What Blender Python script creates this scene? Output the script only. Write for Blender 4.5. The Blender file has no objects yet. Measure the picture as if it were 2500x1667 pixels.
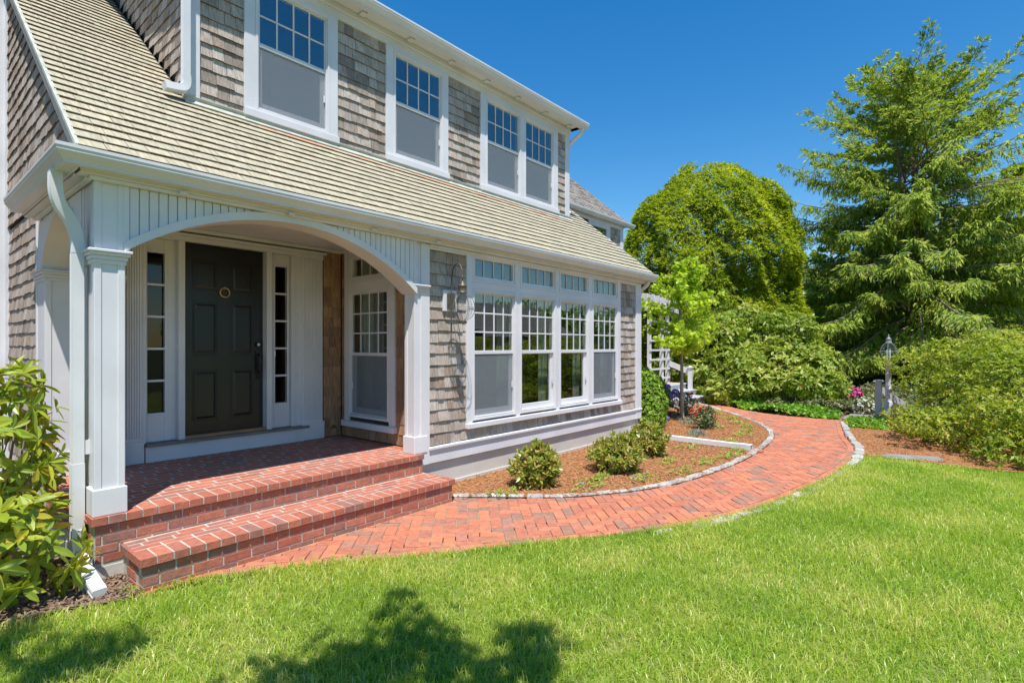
import bpy, math, random
import numpy as np
from mathutils import Vector, Matrix
random.seed(11); rng = np.random.default_rng(11)
R = random.random
U = random.uniform
sc = bpy.context.scene
col = sc.collection

# ---------------------------------------------------------------- camera, sky, sun, exposure
FPX, PCX, HY, EYE = 1324.8, 1250.0, 844.0, 1.63       # photo calibration in 2500 px pixels
YAW = math.atan2(1125, FPX)
FWX, FWY, RTX, RTY = math.cos(YAW), math.sin(YAW), math.sin(YAW), -math.cos(YAW)
cam = bpy.data.cameras.new('camera'); camo = bpy.data.objects.new('camera', cam); col.objects.link(camo)
cam.sensor_width = 36; cam.lens = 36 * FPX / 2500; cam.shift_y = 10.5 / 2500
cam.clip_start = .05; cam.clip_end = 2000
camo.location = (0, 0, EYE); camo.rotation_euler = (math.pi / 2, 0, YAW - math.pi / 2)
sc.camera = camo
SUN = Vector((-.83, -1, 3.0)).normalized()
w = bpy.data.worlds.new('World'); sc.world = w; w.use_nodes = True
nt = w.node_tree; bg = nt.nodes['Background']
sky = nt.nodes.new('ShaderNodeTexSky'); sky.sky_type = 'NISHITA'; sky.sun_disc = False
sky.sun_elevation = math.asin(SUN.z); sky.sun_rotation = math.atan2(SUN.x, SUN.y)
sky.air_density = 1.25; sky.dust_density = .15; sky.ozone_density = 4.5; sky.altitude = 0
hs = nt.nodes.new('ShaderNodeHueSaturation'); hs.inputs['Saturation'].default_value = 1.38
nt.links.new(sky.outputs[0], hs.inputs['Color']); nt.links.new(hs.outputs[0], bg.inputs[0]); bg.inputs[1].default_value = .115
sl = bpy.data.lights.new('sun', 'SUN'); sl.energy = 4.8; sl.angle = math.radians(.53); sl.color = (1, .955, .88)
so = bpy.data.objects.new('sun', sl); col.objects.link(so); so.rotation_euler = (-SUN).to_track_quat('-Z', 'Y').to_euler()
so.location = (0, 0, 30)
sc.view_settings.view_transform = 'Standard'; sc.view_settings.look = 'None'
sc.view_settings.exposure = .47; sc.view_settings.gamma = 1

def proj(p):
    dp = p[0] * FWX + p[1] * FWY
    if dp < .05: return None
    return PCX + FPX * (p[0] * RTX + p[1] * RTY) / dp, HY - FPX * (p[2] - EYE) / dp, dp
def onz(u, v, z=0):
    t = (z - EYE) / (HY - v)
    return ((FWX * FPX + RTX * (u - PCX)) * t, (FWY * FPX + RTY * (u - PCX)) * t, z)
def at(u, v, dp):                                      # point at a given depth
    l = (u - PCX) / FPX * dp
    return Vector((FWX * dp + RTX * l, FWY * dp + RTY * l, EYE + (HY - v) / FPX * dp))

# ---------------------------------------------------------------- materials
def mat(name, cols, rough=.6, vary=True, nscale=6, stretch=(1, 1, 1), amp=.2, bump=.15, bscale=40, spec=.4,
        metal=0, transl=0, patch=None, coat=0):
    m = bpy.data.materials.new(name); m.use_nodes = True
    t = m.node_tree; n = t.nodes; l = t.links
    b = n['Principled BSDF']; out = n['Material Output']
    b.inputs['Roughness'].default_value = rough; b.inputs['Metallic'].default_value = metal
    b.inputs['Specular IOR Level'].default_value = spec
    if coat: b.inputs['Coat Weight'].default_value = coat
    tc = n.new('ShaderNodeTexCoord')
    mp = n.new('ShaderNodeMapping'); mp.inputs['Scale'].default_value = stretch
    l.new(tc.outputs['Object'], mp.inputs[0])
    if vary:
        oi = n.new('ShaderNodeObjectInfo'); ge = n.new('ShaderNodeNewGeometry')
        ad = n.new('ShaderNodeMath'); l.new(oi.outputs['Random'], ad.inputs[0]); l.new(ge.outputs['Random Per Island'], ad.inputs[1])
        fr = n.new('ShaderNodeMath'); fr.operation = 'FRACT'; l.new(ad.outputs[0], fr.inputs[0])
        off = n.new('ShaderNodeVectorMath'); off.operation = 'SCALE'; off.inputs[0].default_value = (31, 17, 23)
        l.new(fr.outputs[0], off.inputs['Scale']); l.new(off.outputs[0], mp.inputs['Location'])
        rnd = fr.outputs[0]
    else: rnd = None
    cr = n.new('ShaderNodeValToRGB'); e = cr.color_ramp
    for i, c in enumerate(cols):
        p = i / max(1, len(cols) - 1)
        if i < 2: el = e.elements[i]; el.position = p if len(cols) > 1 else 0
        else: el = e.elements.new(p)
        el.color = (*c, 1)
    if len(cols) == 1: e.elements[1].color = (*cols[0], 1)
    no = n.new('ShaderNodeTexNoise'); no.inputs['Scale'].default_value = nscale; no.inputs['Detail'].default_value = 5
    l.new(mp.outputs[0], no.inputs['Vector'])
    if rnd is not None: l.new(rnd, cr.inputs[0])
    else: l.new(no.outputs[0], cr.inputs[0])
    if patch:                                          # world-scale patches shift the ramp
        pn = n.new('ShaderNodeTexNoise'); pn.inputs['Scale'].default_value = patch[0]; pn.inputs['Detail'].default_value = 3
        l.new(tc.outputs['Object'], pn.inputs['Vector'])
        mr = n.new('ShaderNodeMapRange'); mr.inputs[1].default_value = .3; mr.inputs[2].default_value = .7
        mr.inputs[3].default_value = -patch[1]; mr.inputs[4].default_value = patch[1]
        l.new(pn.outputs[0], mr.inputs[0])
        a2 = n.new('ShaderNodeMath'); a2.use_clamp = True
        l.new(rnd if rnd is not None else no.outputs[0], a2.inputs[0]); l.new(mr.outputs[0], a2.inputs[1]); l.new(a2.outputs[0], cr.inputs[0])
    mr = n.new('ShaderNodeMapRange'); mr.inputs[1].default_value = .25; mr.inputs[2].default_value = .75
    mr.inputs[3].default_value = 1 - amp; mr.inputs[4].default_value = 1 + amp
    l.new(no.outputs[0], mr.inputs[0])
    mx = n.new('ShaderNodeVectorMath'); mx.operation = 'SCALE'
    l.new(cr.outputs[0], mx.inputs[0]); l.new(mr.outputs[0], mx.inputs['Scale'])
    l.new(mx.outputs[0], b.inputs['Base Color'])
    if bump:
        bn = n.new('ShaderNodeTexNoise'); bn.inputs['Scale'].default_value = bscale; bn.inputs['Detail'].default_value = 4
        l.new(mp.outputs[0], bn.inputs['Vector'])
        bp = n.new('ShaderNodeBump'); bp.inputs['Strength'].default_value = bump; bp.inputs['Distance'].default_value = .01
        l.new(bn.outputs[0], bp.inputs['Height']); l.new(bp.outputs[0], b.inputs['Normal'])
    if transl:
        tr = n.new('ShaderNodeBsdfTranslucent'); ms = n.new('ShaderNodeMixShader'); ms.inputs[0].default_value = transl
        gm = n.new('ShaderNodeVectorMath'); gm.operation = 'MULTIPLY'; gm.inputs[1].default_value = (1.5, 1.5, .7)
        l.new(mx.outputs[0], gm.inputs[0]); l.new(gm.outputs[0], tr.inputs[0])
        l.new(b.outputs[0], ms.inputs[1]); l.new(tr.outputs[0], ms.inputs[2]); l.new(ms.outputs[0], out.inputs[0])
    return m

def glassmat(name, f0=.07, tint=(.9, .95, .93)):
    m = bpy.data.materials.new(name); m.use_nodes = True
    t = m.node_tree; n = t.nodes; l = t.links; n.remove(n['Principled BSDF']); out = n['Material Output']
    ge = n.new('ShaderNodeNewGeometry')
    dt = n.new('ShaderNodeVectorMath'); dt.operation = 'DOT_PRODUCT'; l.new(ge.outputs['Incoming'], dt.inputs[0]); l.new(ge.outputs['Normal'], dt.inputs[1])
    ab = n.new('ShaderNodeMath'); ab.operation = 'ABSOLUTE'; l.new(dt.outputs['Value'], ab.inputs[0])
    su = n.new('ShaderNodeMath'); su.operation = 'SUBTRACT'; su.inputs[0].default_value = 1; l.new(ab.outputs[0], su.inputs[1])
    pw = n.new('ShaderNodeMath'); pw.operation = 'POWER'; l.new(su.outputs[0], pw.inputs[0]); pw.inputs[1].default_value = 5
    ma = n.new('ShaderNodeMath'); ma.operation = 'MULTIPLY_ADD'; l.new(pw.outputs[0], ma.inputs[0]); ma.inputs[1].default_value = 1 - f0; ma.inputs[2].default_value = f0
    tr = n.new('ShaderNodeBsdfTransparent'); tr.inputs[0].default_value = (*tint, 1)
    gl = n.new('ShaderNodeBsdfGlossy'); gl.inputs['Roughness'].default_value = .004
    no = n.new('ShaderNodeTexNoise'); no.inputs['Scale'].default_value = 2.2; tc = n.new('ShaderNodeTexCoord'); l.new(tc.outputs['Object'], no.inputs['Vector'])
    bp = n.new('ShaderNodeBump'); bp.inputs['Strength'].default_value = .05; bp.inputs['Distance'].default_value = .02; l.new(no.outputs[0], bp.inputs['Height']); l.new(bp.outputs[0], gl.inputs['Normal'])
    ms = n.new('ShaderNodeMixShader'); l.new(ma.outputs[0], ms.inputs[0]); l.new(tr.outputs[0], ms.inputs[1]); l.new(gl.outputs[0], ms.inputs[2]); l.new(ms.outputs[0], out.inputs[0])
    return m

def screenmat():
    m = bpy.data.materials.new('insect_screen'); m.use_nodes = True
    t = m.node_tree; n = t.nodes; l = t.links; b = n['Principled BSDF']; b.inputs['Base Color'].default_value = (.27, .30, .33, 1); b.inputs['Roughness'].default_value = .5
    tr = n.new('ShaderNodeBsdfTransparent'); ms = n.new('ShaderNodeMixShader')
    no = n.new('ShaderNodeTexNoise'); no.inputs['Scale'].default_value = 90; tc = n.new('ShaderNodeTexCoord'); l.new(tc.outputs['Object'], no.inputs['Vector'])
    mr = n.new('ShaderNodeMapRange'); mr.inputs[3].default_value = .33; mr.inputs[4].default_value = .41; l.new(no.outputs[0], mr.inputs[0])
    l.new(mr.outputs[0], ms.inputs[0]); l.new(tr.outputs[0], ms.inputs[1]); l.new(b.outputs[0], ms.inputs[2]); l.new(ms.outputs[0], n['Material Output'].inputs[0])
    return m

WHITE = mat('white_paint', [(.65, .64, .665), (.70, .69, .715)], rough=.42, vary=False, nscale=2.2, amp=.07, bump=.05, bscale=60)
ALU = mat('white_aluminium', [(.635, .63, .645), (.69, .685, .70)], rough=.28, vary=False, nscale=2.5, amp=.05, bump=.02, bscale=20)
PVC = mat('white_pipe', [(.66, .66, .65), (.74, .74, .73)], rough=.35, vary=False, nscale=3, amp=.06, bump=.02)
ROOF = mat('cedar_roof', [(0.378, 0.344, 0.247), (0.413, 0.374, 0.266), (0.361, 0.332, 0.243), (0.43, 0.383, 0.27), (0.396, 0.37, 0.258), (0.421, 0.361, 0.262), (0.37, 0.357, 0.258)], rough=.85, nscale=5, stretch=(9, 1.2, 1.2), amp=.26, bump=.35, bscale=14)
ROOFRED = mat('cedar_roof_fresh', [(.48, .40, .27), (.46, .28, .18), (.48, .42, .30), (.50, .25, .15), (.44, .38, .27)], rough=.85, nscale=5, stretch=(9, 1.2, 1.2), amp=.2, bump=.35, bscale=14)
ROOFGREY = mat('cedar_roof_weathered', [(.27, .25, .22), (.36, .33, .29), (.31, .28, .26)], rough=.9, nscale=5, stretch=(9, 1.2, 1.2), amp=.2, bump=.3, bscale=14)
SHING = mat('cedar_wall_grey', [(0.38, 0.273, 0.205), (0.236, 0.197, 0.167), (0.344, 0.283, 0.241), (0.456, 0.384, 0.331), (0.385, 0.317, 0.268), (0.496, 0.432, 0.385), (0.365, 0.311, 0.276), (0.426, 0.34, 0.276), (0.304, 0.254, 0.218)], rough=.85, nscale=7, stretch=(10, 10, 1), amp=.38, bump=.45, bscale=14)
BUTT = mat('shingle_end_grain', [(0.12, 0.075, 0.049), (0.168, 0.112, 0.075)], rough=.95, bump=.2)
SHINGB = mat('cedar_wall_brown', [(0.315, 0.18, 0.102), (0.41, 0.246, 0.142), (0.237, 0.138, 0.081), (0.347, 0.209, 0.121)], rough=.85, nscale=6, stretch=(9, 9, 1), amp=.4, bump=.4, bscale=14)
BACK = mat('felt_backing', [(.05, .04, .035)], vary=False, bump=0)
BRICK = mat('brick_red', [(0.4, 0.133, 0.081), (0.46, 0.164, 0.103), (0.34, 0.106, 0.07), (0.43, 0.148, 0.092), (0.37, 0.133, 0.092), (0.27, 0.138, 0.113), (0.45, 0.159, 0.097), (0.41, 0.127, 0.076)], rough=.85, nscale=22, amp=.2, bump=.35, bscale=70)
PAVER = mat('brick_paver', [(0.456, 0.154, 0.088), (0.53, 0.196, 0.11), (0.413, 0.144, 0.088), (0.498, 0.17, 0.092), (0.265, 0.165, 0.123), (0.488, 0.185, 0.114), (0.551, 0.196, 0.097), (0.382, 0.154, 0.106), (0.466, 0.154, 0.084)], rough=.88, nscale=20, amp=.22, bump=.35, bscale=60)
MORTAR = mat('mortar', [(0.425, 0.399, 0.348), (0.51, 0.484, 0.425)], vary=False, rough=.9, nscale=12, amp=.2, bump=.4, bscale=80)
SAND = mat('joint_sand', [(0.242, 0.193, 0.138), (0.37, 0.296, 0.199), (0.228, 0.252, 0.107)], vary=False, rough=.95, nscale=14, amp=.25, bump=.4, bscale=90)
CONC = mat('concrete', [(.50, .48, .44), (.58, .56, .51)], vary=False, rough=.85, nscale=1.7, amp=.1, bump=.2, bscale=50)
GRAN = mat('granite', [(0.373, 0.356, 0.32), (0.473, 0.443, 0.393), (0.308, 0.302, 0.284), (0.428, 0.4, 0.352)], rough=.8, nscale=30, amp=.3, bump=.6, bscale=35)
MULCH = mat('mulch_ground', [(0.195, 0.09, 0.039), (0.312, 0.144, 0.061), (0.403, 0.198, 0.088)], vary=False, rough=.95, nscale=26, amp=.35, bump=1, bscale=45)
CHIP = mat('mulch_chip', [(0.26, 0.1, 0.033), (0.401, 0.163, 0.057), (0.496, 0.226, 0.085), (0.33, 0.131, 0.048), (0.543, 0.284, 0.123)], rough=.9, nscale=30, amp=.25, bump=.2)
SOIL = mat('soil', [(.14, .09, .06), (.20, .135, .095), (.26, .18, .13)], vary=False, rough=.95, nscale=15, amp=.3, bump=1, bscale=40)
SOILC = mat('soil_chip', [(.15, .09, .06), (.22, .14, .10), (.30, .20, .14), (.12, .075, .05)], rough=.95, nscale=20, amp=.25, bump=.2)
LAWN = mat('lawn_ground', [(.10, .14, .03), (.16, .20, .045), (.24, .23, .09)], vary=False, rough=.95, nscale=9, amp=.3, bump=.6, bscale=60)
FIELD = mat('far_ground', [(.05, .07, .02), (.08, .08, .03)], vary=False, rough=.95, nscale=1, amp=.3, bump=.3, bscale=10)
GRASS = mat('grass_blade', [(0.231, 0.367, 0.035), (0.275, 0.41, 0.05), (0.297, 0.432, 0.04), (0.352, 0.475, 0.05), (0.396, 0.508, 0.06), (0.484, 0.551, 0.1), (0.638, 0.583, 0.22)], rough=.36, nscale=3, amp=.15, bump=0, transl=.45, patch=(1.3, .42), spec=.5)
RHODO = mat('rhodo_leaf', [(0.235, 0.327, 0.03), (0.386, 0.448, 0.04), (0.166, 0.254, 0.025), (0.497, 0.484, 0.05), (0.276, 0.375, 0.035), (0.193, 0.278, 0.03), (0.635, 0.436, 0.04)], rough=.38, nscale=8, amp=.12, bump=.05, transl=0.35, spec=.5)
RHODO2 = mat('rhodo_far_leaf', [(0.125, 0.208, 0.024), (0.175, 0.269, 0.028), (0.25, 0.343, 0.043), (0.312, 0.392, 0.057), (0.413, 0.453, 0.085), (0.5, 0.49, 0.133)], rough=.45, nscale=2, amp=.15, bump=0, transl=0.38, spec=.3, patch=(.9, .25))
AZAL = mat('azalea_leaf', [(0.129, 0.198, 0.02), (0.176, 0.256, 0.025), (0.246, 0.338, 0.03), (0.316, 0.396, 0.04), (0.421, 0.454, 0.06), (0.515, 0.466, 0.11)], rough=.45, nscale=2, amp=.15, bump=0, transl=0.4, spec=.3, patch=(1.1, .3))
PIERIS = mat('pieris_leaf', [(0.161, 0.264, 0.03), (0.287, 0.374, 0.04), (0.115, 0.198, 0.025), (0.437, 0.44, 0.07), (0.552, 0.352, 0.12), (0.207, 0.297, 0.03), (0.598, 0.363, 0.16)], rough=.35, nscale=3, amp=.15, bump=0, transl=0.3, spec=.55)
BOX = mat('boxwood_leaf', [(.16, .29, .03), (.27, .41, .04), (.12, .22, .03), (.36, .46, .06)], rough=.4, nscale=3, amp=.15, bump=0, transl=.28)
HYD = mat('hydrangea_leaf', [(.18, .33, .05), (.27, .43, .08), (.14, .26, .04)], rough=.45, nscale=3, amp=.12, bump=0, transl=.3)
GINK = mat('ginkgo_leaf', [(.40, .54, .04), (.50, .62, .05), (.32, .47, .04), (.58, .64, .08)], rough=.45, nscale=2, amp=.1, bump=0, transl=.42)
ROSE = mat('rose_leaf', [(.08, .15, .045), (.13, .21, .075), (.06, .12, .035), (.19, .23, .09)], rough=.4, nscale=3, amp=.12, bump=0, transl=.2)
LAVE = mat('grey_leaf', [(.22, .27, .21), (.30, .34, .28), (.17, .22, .16)], rough=.7, bump=0, transl=.2)
SPRIG = mat('sprig_leaf', [(.26, .40, .05), (.38, .50, .08), (.20, .32, .05)], rough=.45, bump=0, transl=.3)
IVY = mat('ivy_leaf', [(0.099, 0.22, 0.03), (0.143, 0.297, 0.03), (0.253, 0.451, 0.05), (0.33, 0.517, 0.06)], rough=.35, nscale=2, amp=.12, bump=0, transl=0.35, patch=(1.3, .25))
IVYD = mat('low_cover_leaf', [(.10, .16, .05), (.16, .20, .08), (.22, .23, .10), (.24, .17, .09)], rough=.45, nscale=2, amp=.12, bump=0, transl=.2)
THUJA = mat('thuja_spray', [(0.115, 0.177, 0.013), (0.179, 0.249, 0.013), (0.252, 0.333, 0.022), (0.294, 0.374, 0.022), (0.388, 0.447, 0.032), (0.524, 0.54, 0.065)], rough=.6, nscale=1.2, amp=.2, bump=0, transl=0.5, patch=(.7, .3), spec=.2)
SPRU = mat('spruce_spray', [(0.102, 0.181, 0.03), (0.159, 0.249, 0.035), (0.284, 0.397, 0.05), (0.363, 0.351, 0.1), (0.385, 0.499, 0.06), (0.499, 0.567, 0.08)], rough=.6, nscale=1.5, amp=.2, bump=0, transl=0.42, patch=(.6, .25), spec=.2)
DECID = mat('deciduous_leaf', [(0.1, 0.18, 0.03), (0.14, 0.24, 0.03), (0.22, 0.34, 0.04), (0.29, 0.41, 0.06)], rough=.5, nscale=1, amp=.15, bump=0, transl=.3, patch=(.5, .25))
BARK = mat('bark_grey', [(.13, .10, .08), (.20, .165, .135), (.27, .235, .20)], vary=False, rough=.95, nscale=12, stretch=(1, 1, .3), amp=.3, bump=.8, bscale=30)
BARKL = mat('bark_light', [(.24, .19, .14), (.36, .30, .23), (.42, .37, .30)], vary=False, rough=.9, nscale=14, stretch=(1, 1, .3), amp=.25, bump=.6, bscale=40)
TWIG = mat('twig', [(.20, .15, .11), (.30, .24, .19)], vary=False, rough=.9, bump=.2)
GLASS = glassmat('window_glass', f0=.16)
GLASSD = glassmat('sidelight_glass', f0=.05, tint=(.35, .37, .36))
GLOBE = glassmat('clear_globe', f0=.04, tint=(.97, .98, .98))
SCREEN = screenmat()
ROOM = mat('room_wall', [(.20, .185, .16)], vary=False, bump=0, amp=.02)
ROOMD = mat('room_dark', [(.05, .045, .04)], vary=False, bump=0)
CURT = mat('curtain', [(.36, .40, .32), (.46, .49, .40)], vary=False, rough=.9, bump=.1, transl=.3)
CUSH = mat('cushion', [(.6, .6, .58)], vary=False, rough=.9)
DOOR = mat('black_door_paint', [(.010, .010, .011), (.014, .014, .015)], vary=False, rough=.27, nscale=4, amp=.1, bump=.12, bscale=220, spec=.5)
BRASS = mat('brass', [(.70, .47, .16), (.55, .36, .12)], vary=False, rough=.3, metal=1, bump=.05)
BLACKM = mat('black_metal', [(.012, .012, .013)], vary=False, rough=.35, bump=0)
NICKEL = mat('nickel', [(.6, .6, .58)], vary=False, rough=.3, metal=1, bump=0)
PATINA = mat('aged_brass', [(0.093, 0.081, 0.056), (0.143, 0.13, 0.099), (0.081, 0.056, 0.037)], vary=False, rough=.55, metal=.5, nscale=14, amp=.3, bump=.15)
GREYP = mat('grey_paint', [(0.432, 0.437, 0.48), (0.504, 0.507, 0.552)], vary=False, rough=.5, nscale=3, amp=.07, bump=.05)
GREYD = mat('dark_grey_paint', [(.20, .21, .22), (.25, .26, .27)], vary=False, rough=.45, nscale=5, amp=.1, bump=.08)
THRESH = mat('threshold_grey', [(.17, .155, .15), (.23, .21, .20)], vary=False, rough=.7, nscale=5, stretch=(1, 8, 8), amp=.2, bump=.15)
OAK = mat('oak_sill', [(.30, .16, .07), (.38, .21, .10)], vary=False, rough=.5, bump=.1)
DECKM = mat('deck_boards', [(.42, .33, .26), (.50, .40, .33)], rough=.8, bump=.2)
STONE = mat('bluestone', [(0.204, 0.203, 0.197), (0.272, 0.257, 0.238)], vary=False, rough=.8, nscale=5, amp=.12, bump=.2)
FLOWP = mat('purple_petal', [(.16, .12, .45), (.28, .20, .55), (.42, .34, .60)], rough=.6, bump=0, transl=.3)
FLOWR = mat('red_petal', [(.50, .01, .04), (.60, .03, .08), (.42, .01, .03)], rough=.5, bump=0, transl=.2)
FLOWK = mat('pink_petal', [(.62, .06, .30), (.72, .14, .42), (.52, .05, .24)], rough=.6, bump=0, transl=.3)
FLOWW = mat('white_petal', [(.75, .75, .70), (.66, .68, .60)], rough=.6, bump=0, transl=.3)
LEAD = mat('flashing', [(.40, .42, .38), (.52, .52, .44)], vary=False, rough=.55, nscale=9, amp=.2, bump=.2)

# ---------------------------------------------------------------- helpers
ROOTLOC = {}
def link(o, parent=None):
    col.objects.link(o)
    if parent is not None:
        o.parent = parent
        if parent.name in ROOTLOC: o.matrix_parent_inverse = Matrix.Translation(-ROOTLOC[parent.name])
    return o
def tag(o, label, cat, group=None):
    o['label'] = label; o['category'] = cat
    if group: o['group'] = group
    return o
def thing(name, label, cat, loc=(0, 0, 0), group=None):
    o = bpy.data.objects.new(name, None); o.empty_display_size = .2; col.objects.link(o)
    o.location = loc; ROOTLOC[o.name] = Vector(loc)
    return tag(o, label, cat, group)
def ident(u, d, z): return (u, d, z)
class MB:
    def __init__(s, T=ident): s.v = []; s.f = []; s.T = T
    def add(s, vs, fs):
        b = len(s.v); s.v += [s.T(*p) for p in vs]; s.f += [tuple(b + i for i in f) for f in fs]; return s
    def box(s, x0, x1, y0, y1, z0, z1):
        return s.add([(x, y, z) for z in (z0, z1) for y in (y0, y1) for x in (x0, x1)],
                     [(0, 2, 3, 1), (4, 5, 7, 6), (0, 1, 5, 4), (2, 6, 7, 3), (0, 4, 6, 2), (1, 3, 7, 5)])
    def hexa(s, a, b):                                  # two quads of 4 points
        return s.add(list(a) + list(b), [(3, 2, 1, 0), (4, 5, 6, 7), (0, 1, 5, 4), (1, 2, 6, 5), (2, 3, 7, 6), (3, 0, 4, 7)])
    def ring(s, u0, u1, z0, z1, wl, d0, d1, wb=None, wt=None):
        wb = wl if wb is None else wb; wt = wl if wt is None else wt
        s.box(u0, u0 + wl, d0, d1, z0, z1); s.box(u1 - wl, u1, d0, d1, z0, z1)
        s.box(u0 + wl, u1 - wl, d0, d1, z0, z0 + wb); s.box(u0 + wl, u1 - wl, d0, d1, z1 - wt, z1); return s
    def prism(s, poly, fn, a, b):                       # fn(p, t) -> point
        n = len(poly); v = [fn(p, a) for p in poly] + [fn(p, b) for p in poly]
        return s.add(v, [tuple(range(n))[::-1], tuple(range(n, 2 * n))] + [(i, (i + 1) % n, n + (i + 1) % n, n + i) for i in range(n)])
    def tube(s, pts, r, n=8, cap=True, sq=None):
        pts = [Vector(p) for p in pts]; m = len(pts); rr = r if isinstance(r, (list, tuple)) else [r] * m
        up = Vector((0, 0, 1)); vs = []; ref = None
        for i, p in enumerate(pts):
            t = (pts[min(i + 1, m - 1)] - pts[max(i - 1, 0)]).normalized()
            if ref is None: ref = t.cross(up) if abs(t.z) < .95 else t.cross(Vector((1, 0, 0)))
            a = (ref - t * ref.dot(t)).normalized(); ref = a; b = t.cross(a)
            for k in range(n):
                if sq:
                    q = sq[k]; vs.append(p + a * q[0] + b * q[1])
                else:
                    an = 2 * math.pi * k / n; vs.append(p + (a * math.cos(an) + b * math.sin(an)) * rr[i])
        fs = [(i * n + k, i * n + (k + 1) % n, (i + 1) * n + (k + 1) % n, (i + 1) * n + k) for i in range(m - 1) for k in range(n)]
        if cap: fs += [tuple(range(n))[::-1], tuple((m - 1) * n + k for k in range(n))]
        return s.add([tuple(v) for v in vs], fs)
    def lathe(s, prof, c, n=20, closed=True):
        vs = [(c[0] + r * math.cos(2 * math.pi * k / n), c[1] + r * math.sin(2 * math.pi * k / n), c[2] + z) for r, z in prof for k in range(n)]
        m = len(prof)
        fs = [(i * n + k, i * n + (k + 1) % n, (i + 1) * n + (k + 1) % n, (i + 1) * n + k) for i in range(m - 1) for k in range(n)]
        if closed: fs += [tuple(range(n))[::-1], tuple((m - 1) * n + k for k in range(n))]
        return s.add(vs, fs)
    def torus(s, c, ax1, ax2, R0, r, n=28, k=6):
        c = Vector(c); a = Vector(ax1); b = Vector(ax2); nn = a.cross(b); vs = []
        for i in range(n):
            an = 2 * math.pi * i / n; d = a * math.cos(an) + b * math.sin(an)
            for j in range(k):
                bn = 2 * math.pi * j / k; vs.append(tuple(c + d * (R0 + r * math.cos(bn)) + nn * r * math.sin(bn)))
        return s.add(vs, [(i * k + j, ((i + 1) % n) * k + j, ((i + 1) % n) * k + (j + 1) % k, i * k + (j + 1) % k) for i in range(n) for j in range(k)])
    def build(s, name, m, parent=None, smooth=False, bevel=0, kind=None):
        me = bpy.data.meshes.new(name); me.from_pydata([tuple(p) for p in s.v], [], s.f); me.materials.append(m)
        if smooth: me.polygons.foreach_set('use_smooth', [True] * len(me.polygons))
        o = bpy.data.objects.new(name, me); link(o, parent)
        if bevel:
            b = o.modifiers.new('bevel', 'BEVEL'); b.width = bevel; b.segments = 1; b.limit_method = 'ANGLE'
        if kind: o['kind'] = kind
        return o

def npmesh(name, verts, faces, m, parent=None, kind=None, smooth=False):
    verts = np.asarray(verts, np.float32).reshape(-1, 3); faces = np.asarray(faces, np.int32)
    k = faces.shape[1]; nf = len(faces); me = bpy.data.meshes.new(name)
    me.vertices.add(len(verts)); me.vertices.foreach_set('co', verts.ravel())
    me.loops.add(nf * k); me.loops.foreach_set('vertex_index', faces.ravel())
    me.polygons.add(nf); me.polygons.foreach_set('loop_start', np.arange(nf, dtype=np.int32) * k)
    me.polygons.foreach_set('loop_total', np.full(nf, k, np.int32))
    if smooth: me.polygons.foreach_set('use_smooth', np.ones(nf, bool))
    me.update(calc_edges=True); me.materials.append(m)
    o = bpy.data.objects.new(name, me); link(o, parent)
    if kind: o['kind'] = kind
    return o

def score(vs):
    c = [sum(p[i] for p in vs) / len(vs) for i in range(3)]; q = proj(c)
    if q is None: return 0
    size = max((Vector(p) - Vector(c)).length for p in vs)
    s = size / q[2]
    if not (-30 < q[0] < 2530 and -30 < q[1] < 1700): s *= .02
    return s
def pieces(name, items, parent, limit=300, stuff=None):
    """items: (verts, faces, material); the largest in view become objects, the rest one 'stuff' part per material"""
    items = sorted(items, key=lambda t: -score(t[0]))
    for vs, fs, m in items[:limit]:
        n = len(vs); c = Vector([sum(p[i] for p in vs) / n for i in range(3)])
        me = bpy.data.meshes.new(name); me.from_pydata([tuple(Vector(p) - c) for p in vs], [], fs); me.materials.append(m)
        if fs is BOXF: me.materials.append(BUTT); me.polygons[0].material_index = 1
        o = bpy.data.objects.new(name, me); link(o, parent); o.location = c
    rest = {}
    for vs, fs, m in items[limit:]:
        mb = rest.setdefault(m.name, (MB(), m))[0]; mb.add(vs, fs)
    for mb, m in rest.values():
        o = mb.build(stuff or name + '_rest', m, parent, kind='stuff')
        if items[0][1] is BOXF:
            o.data.materials.append(BUTT); a = np.zeros(len(o.data.polygons), np.int32); a[::6] = 1; o.data.polygons.foreach_set('material_index', a)

def cbox(c, ax, h, ch=.004):                            # chamfered box: centre, three axes, half sizes -> (verts, faces)
    c = Vector(c); vs = []; idx = {}
    for sx in (-1, 1):
        for sy in (-1, 1):
            for sz in (-1, 1):
                sg = (sx, sy, sz)
                for a in range(3):
                    p = c.copy()
                    for b in range(3): p = p + ax[b] * (sg[b] * (h[b] - (0 if a == b else ch)))
                    idx[(sg, a)] = len(vs); vs.append(tuple(p))
    fs = []
    for a in range(3):
        b, d = (a + 1) % 3, (a + 2) % 3
        for s in (-1, 1):
            q = []
            for (sb, sd) in ((-1, -1), (1, -1), (1, 1), (-1, 1)):
                g = [0, 0, 0]; g[a] = s; g[b] = sb; g[d] = sd; q.append(idx[(tuple(g), a)])
            fs.append(tuple(q if s > 0 else q[::-1]))
        for sb in (-1, 1):
            for sd in (-1, 1):
                g0 = [0, 0, 0]; g1 = [0, 0, 0]; g0[a] = -1; g1[a] = 1; g0[b] = g1[b] = sb; g0[d] = g1[d] = sd
                q = [idx[(tuple(g0), b)], idx[(tuple(g1), b)], idx[(tuple(g1), d)], idx[(tuple(g0), d)]]
                fs.append(tuple(q if sb * sd > 0 else q[::-1]))
    for sx in (-1, 1):
        for sy in (-1, 1):
            for sz in (-1, 1):
                g = (sx, sy, sz); q = [idx[(g, 0)], idx[(g, 1)], idx[(g, 2)]]
                fs.append(tuple(q if sx * sy * sz > 0 else q[::-1]))
    return vs, fs
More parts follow.
